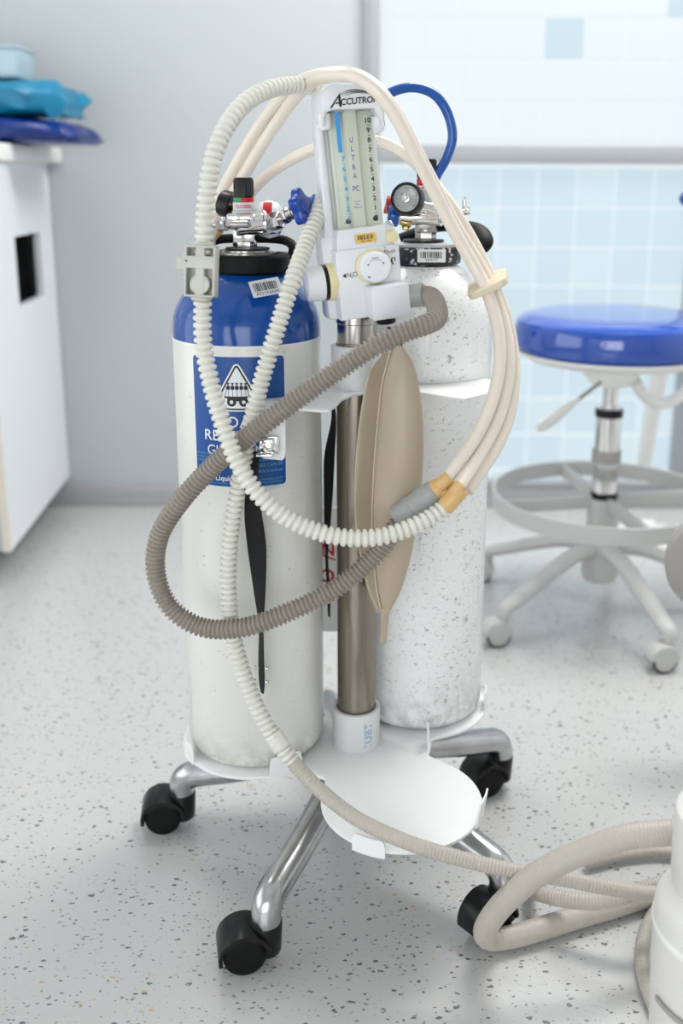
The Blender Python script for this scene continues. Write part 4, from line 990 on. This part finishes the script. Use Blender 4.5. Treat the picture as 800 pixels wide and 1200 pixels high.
ribbon('black_strap', [(at(387, 466, 1.42), at(390, 466, 1.42)), (at(388, 490, 1.42), at(393, 490, 1.43)), (at(380, 535, 1.42), at(392, 535, 1.43)), (at(380, 580, 1.42), at(390, 580, 1.43)), (at(381, 625, 1.42), at(387, 622, 1.43)), (at(382, 650, 1.42), at(385, 650, 1.43)), (at(385, 700, 1.42), at(388, 700, 1.43)), (at(386, 722, 1.42), at(388, 724, 1.43))], 'black webbing strap hanging in the gap between the left cylinder and the post')
pl = thing('paper_placard', at(388, 735, 1.52), 'white placard with red lettering hanging behind the steel post', 'placard')
pa, pb = at(366, 595, 1.52), at(425, 740, 1.52)
MB().box(((pa.x+pb.x)/2, 1.52, (pa.z+pb.z)/2), (pb.x-pa.x, .002, pa.z-pb.z), .0005).build('sheet', 'sticker_white', pl)
mb = MB(); f5 = lambda u, v: V((u, 1.5185, v))
for t, y, s_ in (('OPEN', 645, .030), ('NO', 676, .032)):
    p = at(394, y, 1.5185); put(mb, text_geo(t, s_, 'RIGHT', bold=.0006), lambda u, v, p=p: f5(p.x+u, p.z+v))
p = at(386, 655, 1.5185); mb.faces([f5(p.x-.01, p.z+.004), f5(p.x+.012, p.z-.004), f5(p.x+.012, p.z-.001), f5(p.x-.01, p.z+.007)], [(0, 1, 2, 3)])
mb.build('lettering', 'red_print', pl, smooth=False)
# ================================================================ STOOL
SX, SY = .545, 2.22
sto = thing('stool', (SX, SY, 0), 'blue padded swivel stool with grey foot ring and five casters', 'stool')
MS = MX.Translation((SX+.0, SY, 0))
def cush(z0, z1, r):
    h = z1-z0; return [(0, z0), (r-.012, z0), (r-.003, z0+.008), (r, z0+.022), (r, z1-.030), (r-.006, z1-.014), (r-.022, z1-.004), (r-.05, z1+.001), (r-.1, z1+.002), (0, z1+.002)]
MB().lathe(cush(.632, .713, .222), MS, 72).build('seat', 'stool_blue', sto)
MB().lathe([(0, .604), (.12, .604), (.19, .612), (.216, .626), (.218, .633), (0, .633)], MS, 64).build('seat_base', 'stool_white', sto)
MB().lathe([(.028, .548), (.045, .553), (.062, .575), (.066, .606), (0, .606)], MS, 32).build('mechanism', 'stool_white', sto)
MB().lathe([(0, .49), (.0175, .49), (.0175, .555), (0, .555)], MS, 32).build('piston', 'chrome', sto)
MB().lathe([(0, .285), (.029, .285), (.029, .49), (.0305, .491), (.0305, .499), (.027, .501), (0, .501)], MS, 36).build('gas_lift', 'chrome', sto)
MB().lathe([(.0292, .285), (.031, .286), (.031, .30), (.0292, .301)], MS, 36).build('lift_ring', 'black_plastic', sto)
MB().lathe([(.0292, .478), (.0315, .479), (.0315, .498), (.0292, .499)], MS, 36).build('lift_ring', 'black_plastic', sto)
MB().lathe([(.0292, .37), (.033, .371), (.033, .40), (.0292, .401)], MS, 36).build('lift_band', 'chair_taupe', sto)
MB().lathe([(0, .085), (.038, .085), (.042, .10), (.042, .14), (.036, .20), (.036, .286), (0, .286)], MS, 36).build('base_hub', 'stool_grey', sto)
MB().lathe([(.249, .262), (.258, .262), (.258, .300), (.249, .300), (.249, .262)], MS, 96).build('foot_ring', 'stool_grey', sto)
for k in range(4):
    a = math.radians(11+90*k); M = MX.Translation((SX, SY, 0)) @ MX.Rotation(a, 4, 'Z')
    sb = MB(); taper(sb, .03, .252, .03, .252, -.008, .008, -.006, .006, .262, .292, .002)
    bmesh.ops.transform(sb.bm, matrix=M, verts=sb.bm.verts[:]); sb.build('ring_spoke', 'stool_grey', sto)
for k in range(5):
    a = math.radians(-145+72*k); d3 = V((math.cos(a), math.sin(a), 0))
    pts = spline([V((SX, SY, 0))+d3*r+V((0, 0, z)) for r, z in ((.02, .165), (.09, .160), (.19, .125), (.27, .092), (.295, .083), (.300, .070), (.300, .058))], 6)
    n = len(pts); MB().tube(pts, lambda i: .025-.010*i/n, 12, flat=(.75, .95), up=(0, 0, 1)).build('leg', 'stool_grey', sto)
    e = V((SX, SY, 0))+d3*.300; td = V({0: (-1, -.25, 0), 1: (-1, -.2, 0), 2: (1, 0, 0), 3: (.3, 1, 0), 4: (-.8, .2, 0)}[k]).normalized(); sd = V((-td.y, td.x, 0)); ax = e+V((0, 0, .029))+td*.016
    h = MB().cyl(e+V((0, 0, .025)), e+V((0, 0, .062)), .011).lathe([(.024, -.021), (.031, -.020), (.032, -.014), (.032, .014), (.031, .020), (.024, .021), (.024, -.021)], frame(ax, sd, td), 20, *( (math.radians(0), math.radians(190)) if frame(ax, sd, td).to_3x3().col[1].z > 0 else (math.radians(-190), 0)))
    hh = h.build('caster_housing', 'stool_grey', sto)
    for s_ in (-1, 1):
        MB().lathe([(0, -.007), (.022, -.008), (.028, -.006), (.029, 0), (.028, .006), (.022, .008), (0, .007)], frame(ax, sd, td) @ MX.Translation((0, 0, s_*.013)), 28).build('wheel', 'stool_grey', hh)
        MB().lathe([(.0245, .0078), (.0285, .0062), (.0290, .0030), (.0282, .0030), (.0245, .0078)], frame(ax, sd, td) @ MX.Translation((0, 0, s_*.0131)) @ MX.Diagonal((1, 1, s_, 1)), 28).build('tyre', 'black_plastic', hh)
lv = MB().cyl(at(703, 446, 2.14), at(676, 467, 2.09), .0045).build('lever', 'brushed_steel', sto)
pts = spline([at(678, 465, 2.09), at(668, 473, 2.08), at(655, 483, 2.07), at(640, 494, 2.06), at(628, 501, 2.055)], 4); n = len(pts)
MB().tube(pts, lambda i: (.007+.017*math.sin(PI*min(1, i/(n-1))**1.3*.86)) if i < n-1 else .006, 14, flat=(.95, .4), up=(-.6, 0, -.8)).build('lever_paddle', 'stool_white', sto)
pts = spline([at(744, 444, 2.20), at(752, 458, 2.22), at(768, 469, 2.25), at(786, 467, 2.28), at(805, 452, 2.30), at(818, 420, 2.30), at(817, 360, 2.30), at(812, 300, 2.30), at(805, 245, 2.30)], 8)
MB().tube(pts, .0135, 14).build('back_support', 'stool_white', sto)
bkc = at(829, 229, 2.28); MB().lathe(cush(-.022, .022, .065), frame(bkc, (-.15, -1, .1), (1, 0, 0)) @ MX.Diagonal((1, .45, 1, 1)), 40).build('backrest', 'stool_blue', sto)
# white splayed stand behind the stool
std = thing('floor_stand', (.86, 2.72, 0), 'slim white tapered stand leaning behind the blue stool', 'stand')
pts = [at(771, 440, 2.66), at(762, 500, 2.68), at(751, 560, 2.70)]
b0, b1 = at(772, 430, 2.66), at(751, 562, 2.72)
MB().tube([b0, b0.lerp(b1, .5), V((b1.x, b1.y, max(b1.z, .04)))], lambda i: (.024, .021, .018)[i], 16, flat=(1, .7)).build('upright', 'stool_white', std)
fx = V((b1.x, b1.y, 0)); MB().lathe([(0, 0), (.10, 0), (.105, .008), (.09, .018), (.03, .03), (.018, .05), (0, .05)], MX.Translation(fx+V((.03, 0, 0))), 36).build('foot', 'stool_white', std)
# taupe rounded chair end, right edge
dc = thing('chair_armrest', (.66, 1.62, 0), 'taupe rounded pad of a chair at the right edge in front of the stool', 'armrest')
pc = at(829, 655, 1.62)
MB().lathe([(0, -.03), (.045, -.029), (.062, -.022), (.070, -.008), (.071, .006), (.064, .020), (.046, .028), (0, .030)], frame(pc, (-.25, -1, .1), (1, 0, 0)) @ MX.Diagonal((.98, 1.18, 1, 1)), 44).build('pad', 'chair_taupe', dc)
MB().cyl(pc+V((.05, .01, -.05)), (pc.x+.11, 1.64, .04), .018).build('support', 'stool_grey', dc)
MB().lathe([(0, 0), (.10, 0), (.105, .01), (.09, .03), (.03, .045), (0, .045)], MX.Translation((pc.x+.12, 1.64, 0)), 36).build('foot', 'stool_grey', dc)
# white canister, lower right
cn = thing('canister', (.402, .95, 0), 'white plastic canister at the bottom right corner beside the beige hoses', 'canister')
MCn = MX.Translation((.402, .95, 0))
MB().lathe([(0, 0), (.066, 0), (.072, .004), (.074, .03), (.0795, .15), (.081, .205), (.080, .222), (.074, .236), (.0655, .246), (.0640, .252), (0, .252)], MCn, 72).build('body', 'canister_plastic', cn)
MB().lathe([(.0600, .250), (.0645, .250), (.0650, .262), (.0660, .264), (.0660, .285), (.0670, .290), (.0670, .335), (.0655, .341), (.062, .343), (0, .343)], MCn, 72).build('lid', 'canister_plastic', cn)
MB().lathe([(.0812, .196), (.0820, .198), (.0820, .203), (.0812, .205)], MCn, 72).build('rim_band', 'worktop_white', cn)
mb = MB(); rows = [[V((.402+.0800*math.cos(a), .95+.0800*math.sin(a), z)) for a in [math.radians(180+12+50*i/10) for i in range(11)]] for z in (.118, .124)]
mb.surf(rows).thicken(.002); mb.build('slot', 'chair_taupe', cn)

# groups of repeats
GR = {'gas_cylinder': 'gas cylinders standing on the trolley', 'regulator': 'pressure regulators on the gas cylinders', 'corrugated_hose': 'corrugated breathing hoses', 'cream_tube': 'cream rubber tubes in the bundle',
      'suction_hose': 'beige suction hoses on the floor', 'black_strap': 'black webbing straps', 'plastic_bag': 'plastic bags stacked on the worktop'}
for o in S.objects:
    if o.parent is None and o.name.split('.')[0] in GR: o['group'] = GR[o.name.split('.')[0]]
